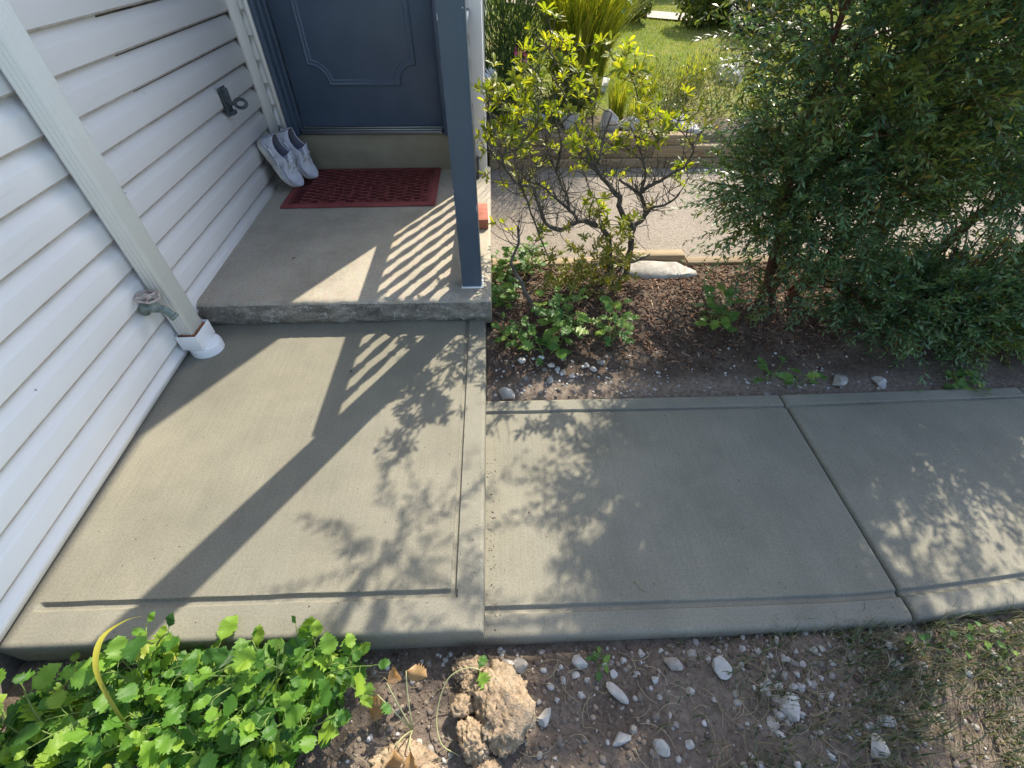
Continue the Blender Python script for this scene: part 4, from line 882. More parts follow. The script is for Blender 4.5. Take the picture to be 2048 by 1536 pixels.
# ------------------------------------------------------------------ big evergreen shrubs
def spray_shrub(root, blobs, stems, nsp, Lr=(.16, .34), leaf=(.021, .031), mats=('shrub leaves', 'shrub tips'), bark='red bark', cut=None, twigr=.0016, dens=30):
    allP = []
    for S in stems:
        P = wob(smooth_path(S, 7), .02, 7, 4); mb = MB().tube(P, np.linspace(S_R[0], S_R[1], len(P)), 7); done(mb, 'stem', M[bark], root, smooth=True); allP.append(P)
    SP = np.concatenate(allP); ws = np.array([b[2] for b in blobs], float); ws /= ws.sum(); bi = rng.choice(len(blobs), nsp, p=ws)
    C = np.array([b[0] for b in blobs])[bi]; RR = np.array([b[1] for b in blobs])[bi]
    u = rand_dir(nsp); rad = rng.random(nsp)**(1/2.2); P0 = C + u*RR*rad[:, None]
    # a clumpy crown: drop sprays where a noise field is low
    keep = (fbm(P0, 4.2, 2, 77) > .40) | (rng.random(nsp) < .35); keep &= P0[:, 2] > bed_z(P0[:, 0], P0[:, 1]) + .02
    if cut is not None: keep &= cut(P0)
    P0, u, C = P0[keep], u[keep], C[keep]; n = len(P0)
    D = unit(u*np.array([1, 1, .8]) + np.array([0, 0, .55]) + rng.normal(size=(n, 3))*.45)
    L = rng.uniform(*Lr, n); k = 7; t = np.linspace(0, 1, k)
    pth = P0[:, None] + D[:, None]*(L[:, None]*t[None])[..., None]; pth[..., 2] -= (L[:, None]*t[None]**2)*.22
    # twigs as thin 3-sided tubes
    tb = []; sd = unit(np.cross(D, np.array([0, 0, 1.0])+rng.normal(size=(n, 3))*.05)); nn = np.cross(sd, D); V = []
    for a in (0, 2.09, 4.19): V.append(pth + twigr*(1-.5*t)[None, :, None]*(math.cos(a)*sd+math.sin(a)*nn)[:, None])
    V = np.stack(V, 2).reshape(n, -1, 3); f = [[3*i+j, 3*i+(j+1) % 3, 3*i+3+(j+1) % 3, 3*i+3+j] for i in range(k-1) for j in range(3)]
    F = (np.array(f)[None] + (np.arange(n)*3*k)[:, None, None]).reshape(-1, 4); V = V.reshape(-1, 3)
    # connecting branchlets from stems towards some sprays
    mb = MB(); sel = rng.choice(n, min(n, 170), replace=False)
    for i in sel:
        q = SP[np.argmin(np.linalg.norm((SP-P0[i])*np.array([1, 1, .6]) + np.array([0, 0, .1]), axis=1))]; m_ = (q+P0[i])/2 + rng.normal(size=3)*.05 + np.array([0, 0, .05]); tt = np.linspace(0, 1, 6)[:, None]
        mb.tube((1-tt)**2*q+2*tt*(1-tt)*m_+tt*tt*P0[i], np.linspace(.005, .002, 6), 5)
    nv = len(V); Vb = np.concatenate(mb.v); Fb = [np.concatenate(x)+nv for x in mb.f.values()]
    o = put('twigs', np.concatenate([V, Vb]), [np.concatenate([F]+[x for x in Fb if x.shape[1] == 4])]+[x for x in Fb if x.shape[1] != 4], M[bark], root); o['kind'] = 'stuff'
    # leaves: alternate along the spray
    tt = np.linspace(.08, 1.0, dens); idx = tt*(k-1); i0 = np.minimum(idx.astype(int), k-2); fr = idx-i0
    pos = pth[:, i0]*(1-fr)[None, :, None] + pth[:, i0+1]*fr[None, :, None]; tan = unit(pth[:, i0+1]-pth[:, i0])
    ph = np.arange(dens)*2.4; side = np.cos(ph)[None, :, None]*sd[:, None] + .55*np.sin(ph)[None, :, None]*nn[:, None]
    ld = unit(tan*.75 + side*1.0 + rng.normal(size=pos.shape)*.18); ln = unit(nn[:, None] + rng.normal(size=pos.shape)*.45 + .3*side)
    sz = rng.uniform(*leaf, (n, dens))*(1-.35*tt[None]**3); drop = rng.random((n, dens)) < .06
    A = (~drop).ravel(); tip = (np.repeat(tt[None] > .72, n, 0)).ravel()[A]; p_, d_, n_, s_ = pos.reshape(-1, 3)[A], ld.reshape(-1, 3)[A], ln.reshape(-1, 3)[A], sz.ravel()[A]
    lb = leaf_base(1, .31, .35, .25, .48)
    out = P0[:, 2].repeat(dens)[A] > -9
    oliv = np.repeat((fbm(P0, 3.0, 2, 91) + .12*(P0[:, 0] < 1.25) + .06*rng.normal(size=n)) > .60, dens)[A]
    for nm, msk, mt in (('foliage', ~tip & ~oliv, mats[0]), ('olive_foliage', oliv, 'shrub olive'), ('young_foliage', tip & ~oliv, mats[1])):
        V, F = batch(lb, p_[msk], d_[msk], n_[msk], s_[msk]); o = put(nm, V, F, M[mt], root); o['kind'] = 'stuff'
    return len(p_)
S_R = (.020, .006)
shA = thing('evergreen_shrub', 'tall dark narrow leaved evergreen shrub standing nearest the azalea', 'shrub', (1.45, 1.95, -.06))
stA = [[(1.40+dx, 1.95+dy, -.07), (1.38+dx*2+tx*.2, 1.95+dy*1.5, .25), (1.36+dx*2+tx*.6, 1.93+dy*2, .7), (1.38+dx*2+tx, 1.9+dy*3, 1.3), (1.4+dx*2+tx*1.4, 1.9+dy*4, 2.0)] for dx, dy, tx in ((0, 0, -.22), (.05, .04, .05), (.10, -.02, .3), (.03, .07, -.05), (.13, .05, .45))]
blA = [((1.40, 1.95, 1.00), (.40, .36, .42), 3), ((1.26, 1.90, .55), (.24, .26, .30), 1.7), ((1.48, 1.90, .62), (.34, .30, .42), 2.4), ((1.54, 1.98, 1.52), (.36, .40, .42), 3), ((1.66, 2.0, 2.05), (.40, .40, .36), 2.4), ((1.50, 1.80, .18), (.26, .22, .16), .7), ((1.08, 1.97, 1.16), (.20, .20, .20), .5), ((.50, 2.02, 1.62), (.24, .20, .16), .20), ((1.42, 1.78, .05), (.16, .10, .07), .25)]
cutA = lambda P: ~((np.abs(P[:, 0]-1.44) < .16) & (P[:, 2] < .22) & (P[:, 1] < 2.0) & (rng.random(len(P)) < .7))
nl = spray_shrub(shA, blA, stA, 3000, leaf=(.028, .046), cut=cutA)
S_R = (.026, .008)
shB = thing('evergreen_shrub', 'wide dark evergreen shrub at the right edge with low boughs over the walkway', 'shrub', (2.15, 2.0, -.06))
stB = [[(1.90, 2.10, -.07), (1.95, 2.08, .25), (1.98, 2.03, .55), (2.02, 2.0, 1.0), (1.95, 1.98, 1.6)], [(1.93, 2.12, -.07), (1.92, 2.1, .3), (1.83, 2.05, .7), (1.75, 2.0, 1.2), (1.7, 1.95, 1.9)], [(2.30, 2.12, -.07), (2.38, 2.08, .35), (2.5, 2.0, .8), (2.6, 1.95, 1.5), (2.6, 1.9, 2.1)], [(2.0, 2.0, -.07), (2.05, 1.85, .05), (2.08, 1.7, .16), (2.1, 1.55, .14)], [(2.2, 2.0, -.07), (2.3, 1.8, .06), (2.38, 1.65, .2), (2.5, 1.5, .18)]]
blB = [((2.04, 1.97, .68), (.46, .36, .30), 3), ((2.5, 1.97, .60), (.46, .38, .28), 2.4), ((1.84, 1.97, 1.38), (.17, .36, .36), 1.3), ((1.84, 2.0, 1.9), (.16, .36, .3), .6), ((1.88, 1.70, .12), (.26, .17, .16), 1.4), ((2.22, 1.70, .12), (.36, .17, .17), 1.8), ((2.62, 1.72, .22), (.40, .22, .26), 1.6), ((2.0, 1.97, .45), (.40, .30, .20), .9), ((2.6, 2.0, .5), (.45, .3, .25), .8), ((3.1, 1.9, .55), (.5, .4, .38), 1.8), ((2.38, 1.97, 1.22), (.34, .30, .22), .55), ((2.15, 1.56, -.01), (.26, .06, .06), .25)]
cutB = lambda P: ~((np.abs(P[:, 0]-2.3) < .52) & (np.abs(P[:, 2]-.36) < .17) & (rng.random(len(P)) < .82)) & (P[:, 1] > 1.50)
nl2 = spray_shrub(shB, blB, stB, 3900, leaf=(.028, .046), cut=cutB)
print('shrub leaves', nl, nl2)

n = 70; c = np.array([(1.72, 1.62, 1.14), (2.02, 1.64, 1.12), (2.20, 1.62, 1.10), (2.32, 1.60, 1.02), (2.28, 1.60, .92)])[rng.integers(0, 5, n)]; P = c+rng.normal(size=(n, 3))*np.array([.06, .04, .05])
V, F = batch(leaf_base(1, .6, .3, .3), P, unit(rng.normal(size=(n, 3))+np.array([0, 0, -.3])), unit(rng.normal(size=(n, 3))+np.array([0, -1, .4])), rng.uniform(.03, .055, n)); o = put('orange_foliage', V, F, M['autumn leaves'], shB); o['kind'] = 'stuff'

# ------------------------------------------------------------------ mulch, gravel and stones in the bed
def in_bed(n, f):
    P = np.stack([rng.uniform(-.03, 4.3, n), rng.uniform(1.33, 2.26, n)], -1); P = P[rng.random(n) < f(P[:, 0], P[:, 1])]; return np.column_stack([P, bed_z(P[:, 0], P[:, 1])])
mulchy = lambda x, y: smoothstep(1.46, 1.62, y+.05*np.sin(x*9)-.12*(np.abs(x-1.05) > .45)*(x > 1.3))*np.where(x > 2.7, .4, 1)
P = in_bed(15000, mulchy); N = len(P); L = rng.uniform(.008, .045, N)*rng.uniform(.5, 1, N); W_ = rng.uniform(.002, .007, N); T = rng.uniform(.0012, .004, N)
cb = np.array([[x, y, z] for x in (-.5, .5) for y in (-.5, .5) for z in (-.5, .5)]); cf = np.array([[0, 1, 3, 2], [4, 6, 7, 5], [0, 4, 5, 1], [2, 3, 7, 6], [0, 2, 6, 4], [1, 5, 7, 3]])
a = rng.random(N)*6.28; e = rng.normal(size=N)*.28; D = np.stack([np.cos(a)*np.cos(e), np.sin(a)*np.cos(e), np.sin(e)], -1); Nn = unit(np.array([0, 0, 1])+rng.normal(size=(N, 3))*.3); S_ = unit(np.cross(D, Nn)); U = np.cross(S_, D)
V = (P+np.array([0, 0, .004]))[:, None] + cb[None, :, 0, None]*W_[:, None, None]*S_[:, None] + cb[None, :, 1, None]*L[:, None, None]*D[:, None] + cb[None, :, 2, None]*T[:, None, None]*U[:, None]
o = put('mulch', V.reshape(-1, 3), (cf[None]+(np.arange(N)*8)[:, None, None]).reshape(-1, 4), M['mulch']); tag(o, 'dark brown shredded bark mulch over the planting bed', 'mulch', kind='stuff')
gr_f = lambda x, y: np.where(x < .75, 1, .45)*smoothstep(1.62, 1.45, y)*np.where(x > 1.7, .25, 1)
P = in_bed(5200, gr_f); Vs, Fs = stones(P, rng.uniform(.002, .008, len(P))**1.0); parts = [(Vs, Fs)]
P = in_bed(1800, lambda x, y: np.exp(-((x-.24)**2/.10+(y-1.48)**2/.008))); parts.append(stones(P+np.array([0, 0, .003]), rng.uniform(.007, .0155, len(P))))
P = in_bed(500, lambda x, y: np.exp(-((x-1.18)**2/.02+(y-1.40)**2/.004))); parts.append(stones(P+np.array([0, 0, .003]), rng.uniform(.004, .010, len(P))))
V, F = merge(parts); o = put('gravel', V, F, M['white gravel']); tag(o, 'white and grey gravel along the back edge of the walkway', 'gravel', kind='stuff')
bz_ = lambda x, y: float(bed_z(x, y))
for i, (x, y, d, lab) in enumerate(((.035, 1.345, (.085, .055, .05), 'pale stone wedged in the corner between landing and walkway'), (.40, 1.505, (.034, .028, .026), None), (.43, 1.487, (.03, .026, .022), None), (.18, 1.53, (.04, .03, .025), None), (.24, 1.51, (.035, .03, .025), None), (.29, 1.47, (.032, .026, .022), None), (.11, 1.545, (.045, .03, .024), None),
                                     (.225, 1.425, (.045, .034, .028), None), (.33, 1.455, (.03, .028, .02), None), (1.165, 1.322, (.034, .03, .03), 'small white stone at the bed edge by the first walkway joint'), (1.52, 1.385, (.10, .06, .045), 'flat tan stone under the right shrub by the walkway'), (1.70, 1.37, (.075, .05, .045), 'white stone at the walkway edge under the right shrub'))):
    o = rock('bed_stone', lab or 'small white stone in the gravel patch beside the landing', (x, y, bz_(x, y)), d, i+20, 'limestone', 'stone', .25, None if lab else 'small white stones in the gravel patch', facet=.42, sink=.3, ico=(ICO3_V[:42] if False else ICO3_V, ICO3_F))

# ------------------------------------------------------------------ small plants in the bed
lobed_t = np.array([0, .06, .16, .27, .34, .40, .47, .54, .60, .67, .73, .80, .86, .93, 1.0])
lobed_w = np.array([.015, .02, .09, .30, .42, .17, .33, .50, .20, .27, .37, .14, .20, .12, 0.])
toothed_w = np.array([.015, .10, .25, .37, .31, .42, .34, .43, .31, .37, .24, .28, .14, .13, 0.])
def broad_leaf(wd, seed, fold=.18, droop=.3, twist=.1):
    r2 = np.random.default_rng(seed); t = lobed_t; n = len(t)
    wl = wd*(1+.22*(r2.random(n)-.5)); wr = wd*(1+.22*(r2.random(n)-.5)); z = -droop*t**2*.6 + .05*np.sin(t*9+seed)
    mid = np.stack([.03*np.sin(t*4+seed), t, z], -1)
    rip = .035*np.sin(t*26+seed)
    h1l = np.stack([-wl*.5, t+.015, z+fold*wl*.5+.015], -1); h1r = np.stack([wr*.5, t+.015, z+fold*wr*.5+.015], -1)
    l = np.stack([-wl, t+.05*(t < .9), z+fold*wl*.75+rip*wl*2], -1); r = np.stack([wr, t+.05*(t < .9), z+fold*wr*.75-rip*wr*2], -1)
    V = np.concatenate([mid, h1l, l, h1r, r]); F = []
    for i in range(n-1): F += [[i, i+1, n+i+1, n+i], [n+i, n+i+1, 2*n+i+1, 2*n+i], [i+1, i, 3*n+i, 3*n+i+1], [3*n+i+1, 3*n+i, 4*n+i, 4*n+i+1]]
    return V, [np.array(F)]
def leaf_variants(wd, mat, k, seed, **kw):
    out = []
    for i in range(k):
        V, F = broad_leaf(wd*rng.uniform(.85, 1.15), seed+i, fold=rng.uniform(-.05, .4), droop=rng.uniform(.1, .55)); me = mesh_np('leaf', V, F, True); me.materials.append(M[mat]); out.append(me)
    return out
weedL = leaf_variants(toothed_w*.78, 'weed leaf', 3, 300)+leaf_variants(lobed_w*.8, 'weed leaf', 3, 320)
def seedling(label, at, h, nst, lsz, spread, meshes, per=6, name='leafy_plant', cat='plant', group=None, stem='green stem', up_=.55):
    root = thing(name, label, cat, at, group); mb = MB(); items = []
    for s_ in range(nst):
        a = s_/nst*6.28+rng.uniform(-.5, .5); top = np.array(at)+np.array([math.cos(a)*spread*rng.uniform(.3, 1), math.sin(a)*spread*rng.uniform(.3, 1), h*rng.uniform(.65, 1)])
        b0 = np.array(at)+np.array([math.cos(a)*.01, math.sin(a)*.01, -.01]); md = (b0+top)/2*np.array([1, 1, 1]) + np.array([0, 0, h*.15]); t = np.linspace(0, 1, 8)[:, None]
        S = (1-t)**2*b0+2*t*(1-t)*md+t*t*top; mb.tube(S, np.linspace(.0028, .0014, 8), 5)
        for q in range(per):
            u = .3+.7*q/(per-1) if per > 1 else 1; i = u*7; p = S[min(int(i), 7)]; aa = q*2.4+s_; d = unit(np.array([math.cos(aa), math.sin(aa), up_*(1.6*u-.5)])); pe = p + d*lsz*.45
            mb.tube([p, (p+pe)/2+np.array([0, 0, .003]), pe], .001, 4, False); items.append((pe, unit(d*np.array([1, 1, .5])+rng.normal(size=3)*.12), unit(np.array([0, -.25, 1])+rng.normal(size=3)*.3), lsz*rng.uniform(.7, 1.15)*(1.1-.35*abs(u-.6))))
    done(mb, 'stems', M[stem], root); leaf_objs(items, root, meshes); return root
for lab, x, y, h, ns, ls, sp_, per in (
    ('bright leafy plant beside the stoop corner post foot', .035, 2.16, .13, 6, .042, .07, 6), ('low leafy plant hugging the stoop side below the post', .03, 1.93, .12, 6, .042, .055, 6), ('round bright green plant at the timber edging near the stoop', .165, 2.20, .17, 7, .048, .075, 6),
    ('broad leaved seedling around the lower azalea stem', .30, 1.70, .17, 7, .062, .10, 5), ('twin stemmed seedling between azalea and gravel', .545, 1.66, .17, 4, .058, .075, 6), ('light green seedling at the left foot of the tall shrub', 1.04, 1.71, .20, 4, .055, .07, 7),
    ('small yellowish seedling at the walkway edge by the first joint', 1.21, 1.40, .09, 2, .048, .05, 3), ('tiny round leaved seedling just right of the yellowish one', 1.33, 1.37, .07, 2, .05, .045, 2), ('low leafy sprout at the corner of the stoop above the gravel', .06, 1.66, .10, 5, .040, .065, 5), ('flat two leaved sprout in front of the gravel patch', .22, 1.575, .06, 3, .06, .06, 3),
    ('green low weed under the right shrub at the walkway edge', 2.06, 1.345, .05, 6, .035, .09, 4), ('dark broad leaved plant at the far right edge of the bed', 2.62, 1.50, .25, 5, .12, .12, 4)):
    seedling(lab, (x, y, bz_(x, y)), h*1.15, ns, ls*1.18, sp_*1.2, weedL, per+1)

# ------------------------------------------------------------------ garden beyond the path
rx = lambda n, a, b: rng.uniform(a, b, n)
def gzv(x, y): return ground_z(x, y)
# lawn blades near enough to read
x, y = rx(34000, .1, 7), rx(34000, 4.7, 8.6); P = np.column_stack([x, y, gzv(x, y)]); a = rng.random(len(P))*6.28
V, F = grass_blades(P, np.stack([np.cos(a), np.sin(a), a*0], -1), rng.uniform(.015, .04, len(P)), rng.uniform(.004, .009, len(P)), rng.uniform(.2, 1.0, len(P)), 2)
o = put('lawn_grass', V, F, M['lawn grass']); tag(o, 'sunlit patchy lawn on the slope beyond the garden', 'grass', kind='stuff')
def tuft(label, at, n, Lr, wr, br, mat, rad, name='grass_tuft', cat='grass', group=None, seg=4, part='blades'):
    root = thing(name, label, cat, at, group); a = rng.random(n)*6.28; r = np.sqrt(rng.random(n))*rad
    P = np.stack([at[0]+np.cos(a)*r, at[1]+np.sin(a)*r, np.full(n, at[2])], -1); a2 = a+rng.normal(size=n)*.7
    V, F = grass_blades(P, np.stack([np.cos(a2), np.sin(a2), a*0], -1), rng.uniform(*Lr, n), rng.uniform(*wr, n), rng.uniform(*br, n), seg); o = put(part, V, F, M[mat], root); o['kind'] = 'stuff'; return root
tuft('tall arching yellow green plume grass behind the azalea', (.72, 4.55, gz(.72, 4.55)), 2300, (.75, 1.35), (.006, .012), (.15, 1.05), 'plume grass', .20, 'ornamental_grass', 'grass', seg=7)
for lab, x, y, n, L in (('yellow green grass tuft nearest the foot of the plume grass', 1.0, 4.15, 160, .42), ('tall spiky grass tuft in the middle between boulders and lawn', 1.28, 4.35, 160, .40), ('spiky grass tuft in front of the open lawn', 1.68, 4.6, 150, .36), ('dark green grass tuft rising just behind the upright boulder', 1.12, 3.98, 120, .30), ('grass tuft against the left side of the evergreen shrub', 2.25, 4.35, 140, .38), ('short grass tuft beside the large rounded boulder', 1.9, 4.9, 120, .3)):
    tuft(lab, (x, y, gz(x, y)), n, (L*.6, L), (.005, .009), (.1, .7), 'plume grass', .06, group='grass tufts between the garden rocks')
def leaf_mound(root, C, R_, n, mat, sz, name='foliage', wd=.42, up_=.4, shell=2.5):
    u = rand_dir(n); P = np.array(C)+u*np.array(R_)*(rng.random(n)**(1/shell))[:, None]; P = P[fbm(P, 7, 2, 5) > .36]; P = P[P[:, 2] > gzv(P[:, 0], P[:, 1])-.02]; n = len(P)
    V, F = batch(leaf_base(1, wd, .3, .2), P, unit((P-np.array(C))/np.array(R_)+rng.normal(size=(n, 3))*.6+np.array([0, 0, up_])), rand_dir(n)+np.array([0, 0, 1.]), rng.uniform(*sz, n)); o = put(name, V, F, M[mat], root); o['kind'] = 'stuff'; return P
def stems_from(root, base, tops, r, mat, name='stem'):
    for t in tops:
        b0 = np.array(base)+np.array([*(rng.normal(size=2)*.03), -.02]); m_ = (b0+t)/2+rng.normal(size=3)*.04; tt = np.linspace(0, 1, 7)[:, None]; mb = MB().tube((1-tt)**2*b0+2*tt*(1-tt)*m_+tt*tt*np.array(t), np.linspace(r, r*.4, 7), 6); done(mb, name, M[mat], root, smooth=True)
# flowering bush left of the plume grass
fb = thing('flowering_bush', 'tall fine leaved green bush with pink blossoms beside the house corner', 'bush', (.16, 4.35, gz(.16, 4.35)))
z0 = gz(.16, 4.35); leaf_mound(fb, (.16, 4.35, z0+.50), (.30, .30, .55), 5200, 'lavender leaves', (.04, .085), wd=.14, up_=1.4); leaf_mound(fb, (.12, 4.2, z0+.2), (.26, .24, .25), 2200, 'lavender leaves', (.04, .07), wd=.16, up_=1.2)
stems_from(fb, (.16, 4.35, z0), [(.05, 4.3, z0+.8), (.2, 4.4, z0+.9), (.3, 4.3, z0+.75), (.12, 4.2, z0+.6)], .009, 'bark')
for x, y, z in ((.18, 4.08, z0+.42), (.22, 4.07, z0+.40), (.30, 4.05, z0+.86), (.42, 4.1, z0+.84), (.36, 4.1, z0+.90), (.27, 4.08, z0+.80)):
    mb = MB()
    for q in range(7):
        a = q*.9; mb.add(np.array([[0, 0, 0], [.022*math.cos(a-.5), .022*math.sin(a-.5)*.6, .022*math.sin(a-.5)], [.036*math.cos(a), -.01, .036*math.sin(a)], [.022*math.cos(a+.5), -.006, .022*math.sin(a+.5)]])+np.array([x, y, z])+rng.normal(size=3)*.006, np.array([[0, 1, 2, 3]]))
    done(mb, 'blossom', M['pink petals'], fb)
wf = thing('white_flower', 'single white flower at the house corner beyond the azalea', 'flower', (-.02, 4.0, gz(0, 4))); mb = MB().tube([(-.02, 4.0, gz(0, 4)), (-.02, 3.99, .52)], .003, 5); done(mb, 'stem', M['green stem'], wf)
mb = MB()
for q in range(16):
    a = rng.random()*6.28; e = rng.uniform(-.6, 1.2); d = np.array([math.cos(a)*math.cos(e), math.sin(a)*math.cos(e), math.sin(e)]); s_ = unit(np.cross(d, rng.normal(size=3)))*.018; mb.add(np.array([[0, 0, 0], d*.03+s_, d*.055, d*.03-s_])+np.array([-.02, 3.98, .54]), np.array([[0, 1, 2, 3]]))
done(mb, 'petals', M['white petals'], wf)
# loose weeds and low growth
for lab, x, y, n, R_, mt, sz in (('grey green bushy weed at the right end of the garden bed', 1.85, 4.25, 3200, (.50, .32, .30), 'garden weeds', (.02, .045)), ('dry brownish weed clump beside the flat rock', 1.42, 4.25, 2000, (.34, .3, .24), 'garden weeds', (.02, .04)), ('low green weed in front of the rocks at the house end', .45, 4.05, 700, (.22, .12, .10), 'lavender leaves', (.02, .045)), ('straggly weed clump behind the pale boulders', .62, 4.25, 900, (.28, .16, .16), 'garden weeds', (.025, .05)), ('dense weed clump under the tall shrub at the wall end', 2.5, 4.0, 1400, (.4, .25, .22), 'rose leaves', (.03, .05))):
    r_ = thing('garden_weed', lab, 'weed', (x, y, gz(x, y))); leaf_mound(r_, (x, y, gz(x, y)+R_[2]*.6), R_, n, mt, sz, wd=.3, up_=.8); stems_from(r_, (x, y, gz(x, y)), [np.array([x, y, gz(x, y)])+np.array([*(rng.normal(size=2)*.12), R_[2]*1.3]) for _ in range(4)], .004, 'green stem')
for lab, x, y, R_, n, mt in (('small grey green rounded shrub left on the far lawn', 1.75, 7.35, (.26, .24, .20), 2200, 'rose leaves'), ('yellow topped rounded shrub in the middle of the far lawn edge', 2.55, 7.15, (.30, .28, .30), 2600, 'rose leaves'), ('dark rounded shrub by the far path half hidden by the evergreen', 3.15, 6.75, (.36, .3, .30), 2600, 'dark leaves'), ('yellow green rounded shrub between the two far shrubs', 2.95, 7.3, (.28, .26, .30), 2200, 'rose leaves'), ('low pale shrub beside the far path at the plume grass', 1.35, 7.9, (.25, .2, .18), 1500, 'garden weeds')):
    r_ = thing('garden_shrub', lab, 'shrub', (x, y, gz(x, y))); leaf_mound(r_, (x, y, gz(x, y)+R_[2]*.95), R_, n, mt, (.04, .075), wd=.6, up_=.5); stems_from(r_, (x, y, gz(x, y)), [np.array([x, y, gz(x, y)])+np.array([*(rng.normal(size=2)*.1), R_[2]*1.2]) for _ in range(4)], .012, 'bark')
def tree(label, x, y, h, cr, n, mat, sz, name='tree', cr_z=.62):
    z = gz(x, y); r_ = thing(name, label, 'tree', (x, y, z)); P = [(x, y, z-.1), (x+.05, y, z+h*.25), (x-.05, y+.03, z+h*.5), (x+.02, y, z+h*.8)]; S = smooth_path(P, 5); done(MB().tube(S, np.linspace(h*.028, h*.008, len(S)), 9), 'trunk', M['bark'], r_, smooth=True)
    for k in range(7):
        q = S[rng.integers(5, len(S)-2)]; e = q+unit(np.array([*rng.normal(size=2), .7]))*cr*rng.uniform(.6, .95); tt = np.linspace(0, 1, 5)[:, None]; done(MB().tube(q+(e-q)*tt+np.array([0, 0, .1])*tt*(1-tt), np.linspace(h*.009, h*.003, 5), 6), 'limb', M['bark'], r_, smooth=True)
    cc = rand_dir(14)*np.array([cr, cr, h*.3])*.62+np.array([x, y, z+h*cr_z]); parts = []
    for c in cc:
        m_ = n//14; u = rand_dir(m_); P = c+u*cr*.5*(rng.random(m_)**(1/2.5))[:, None]; parts.append(batch(leaf_base(1, .55, .3, .2), P, unit(u+rng.normal(size=(m_, 3))*.6), rand_dir(m_)+np.array([0, 0, 1.]), rng.uniform(*sz, m_)))
    V, F = merge(parts); o = put('crown', V, F, M[mat], r_); o['kind'] = 'stuff'
tree('small yellow and orange leaved tree behind the right evergreen shrub', 5.5, 5.0, 2.1, 1.05, 7500, 'autumn leaves', (.05, .09), cr_z=.42)
tree('dark green tree standing behind the far lawn on the left', 1.6, 14.5, 3.6, 1.3, 6000, 'dark leaves', (.09, .15)); tree('dark green tree behind the far lawn in the middle', 5.0, 15.5, 4.2, 1.6, 6000, 'dark leaves', (.09, .16)); tree('dark green tree at the right end of the far lawn', 10.5, 13.5, 4.5, 1.9, 6000, 'dark leaves', (.1, .17))
mb = MB(); fz = lambda x: gz(x, 9.6)
fn = thing('garden_fence', 'grey board fence at the back of the far lawn', 'fence', (4, 9.6, gz(4, 9.6)))
fb_me = MB().box((-.068, -.011, 0), (.068, .011, 1.2), .003).mesh('board')
for k in range(60):
    x = .3+k*.145; o = link('board', fb_me, fn, M['weathered timber']); o.location = (x-4, 0, gz(x, 9.6)-gz(4, 9.6)+rng.uniform(-.01, .02))
for z_ in (.3, .95): done(MB().box((.2, 9.613, gz(4, 9.6)+z_-.05), (9.0, 9.66, gz(4, 9.6)+z_+.05)), 'fence_rail', M['weathered timber'], fn)

# ------------------------------------------------------------------ foreground: crumbs, stones, grass, leaves
sz0 = lambda x, y: soil_z(np.asarray(x, float), np.asarray(y, float))
n = 9000; x, y = rx(n, -1.3, 1.9), rx(n, -.1, .40); k_ = rng.random(n) < np.where(x < .35, 1, .35)*np.where(y > .30, 1.0, .7); x, y = x[k_], y[k_]; P = np.column_stack([x, y, sz0(x, y)])
V, F = stones(P, .0022+.006*rng.random(len(P))**3.0); o = put('soil_crumbs', V, F, M['soil crumbs']); tag(o, 'loose crumbs of brown soil in front of the walkway', 'soil', kind='stuff')
n = 5000; x, y = rx(n, -.5, 1.9), rx(n, -.1, .40); d = np.exp(-((x-.80)**2/.012+(y-.23)**2/.008))*1.5 + .22 + .45*smoothstep(.27, .36, y); k_ = rng.random(n) < d; x, y = x[k_], y[k_]; P = np.column_stack([x, y, sz0(x, y)+.001])
V, F = stones(P, .0025+.0095*rng.random(len(P))**2.2, .5); o = put('gravel', V, F, M['gravel']); tag(o, 'scattered small gravel in the soil in front of the walkway', 'gravel', kind='stuff')
U1 = []
STN = [(.037, .322, (.050, .045, .040), 'blue grey stone leaning against the top of the dirt clod'), (.597, .301, (.055, .060, .045), 'large white stone below the walkway border, left of the stone heap'), (.745, .204, (.050, .070, .05), 'largest rounded white stone in the heap on the grass'), (.296, .255, (.028, .070, .025), 'long narrow white stone standing alone in the bare soil'), (.100, .205, (.035, .05, .03), 'angular grey stone just right of the dirt clod'),
       (.924, .113, (.060, .045, .035), 'pinkish flat stone at the bottom edge of the grass'), (.466, .316, (.050, .040, .035), 'mottled square stone near the walkway between the white stones'), (.205, .325, (.040, .045, .04), 'grey white stone left of the small green weed'), (.01, .33, (.045, .035, .04), 'tan stone at the top left of the dirt clod'), (.985, .170, (.028, .055, .022), 'slim white stone in the grass, right of the heap'), (.385, .135, (.034, .050, .03), 'oval brown spotted stone at the bottom of the bare soil'), (.290, .155, (.03, .055, .025), 'slanted white stone low in the bare soil')]
for i, (x, y, d, lab) in enumerate(STN): rock('stone', lab, (x, y, float(sz0(x, y))), d, 40+i, 'limestone', 'stone', .26, facet=.42, sink=.34)
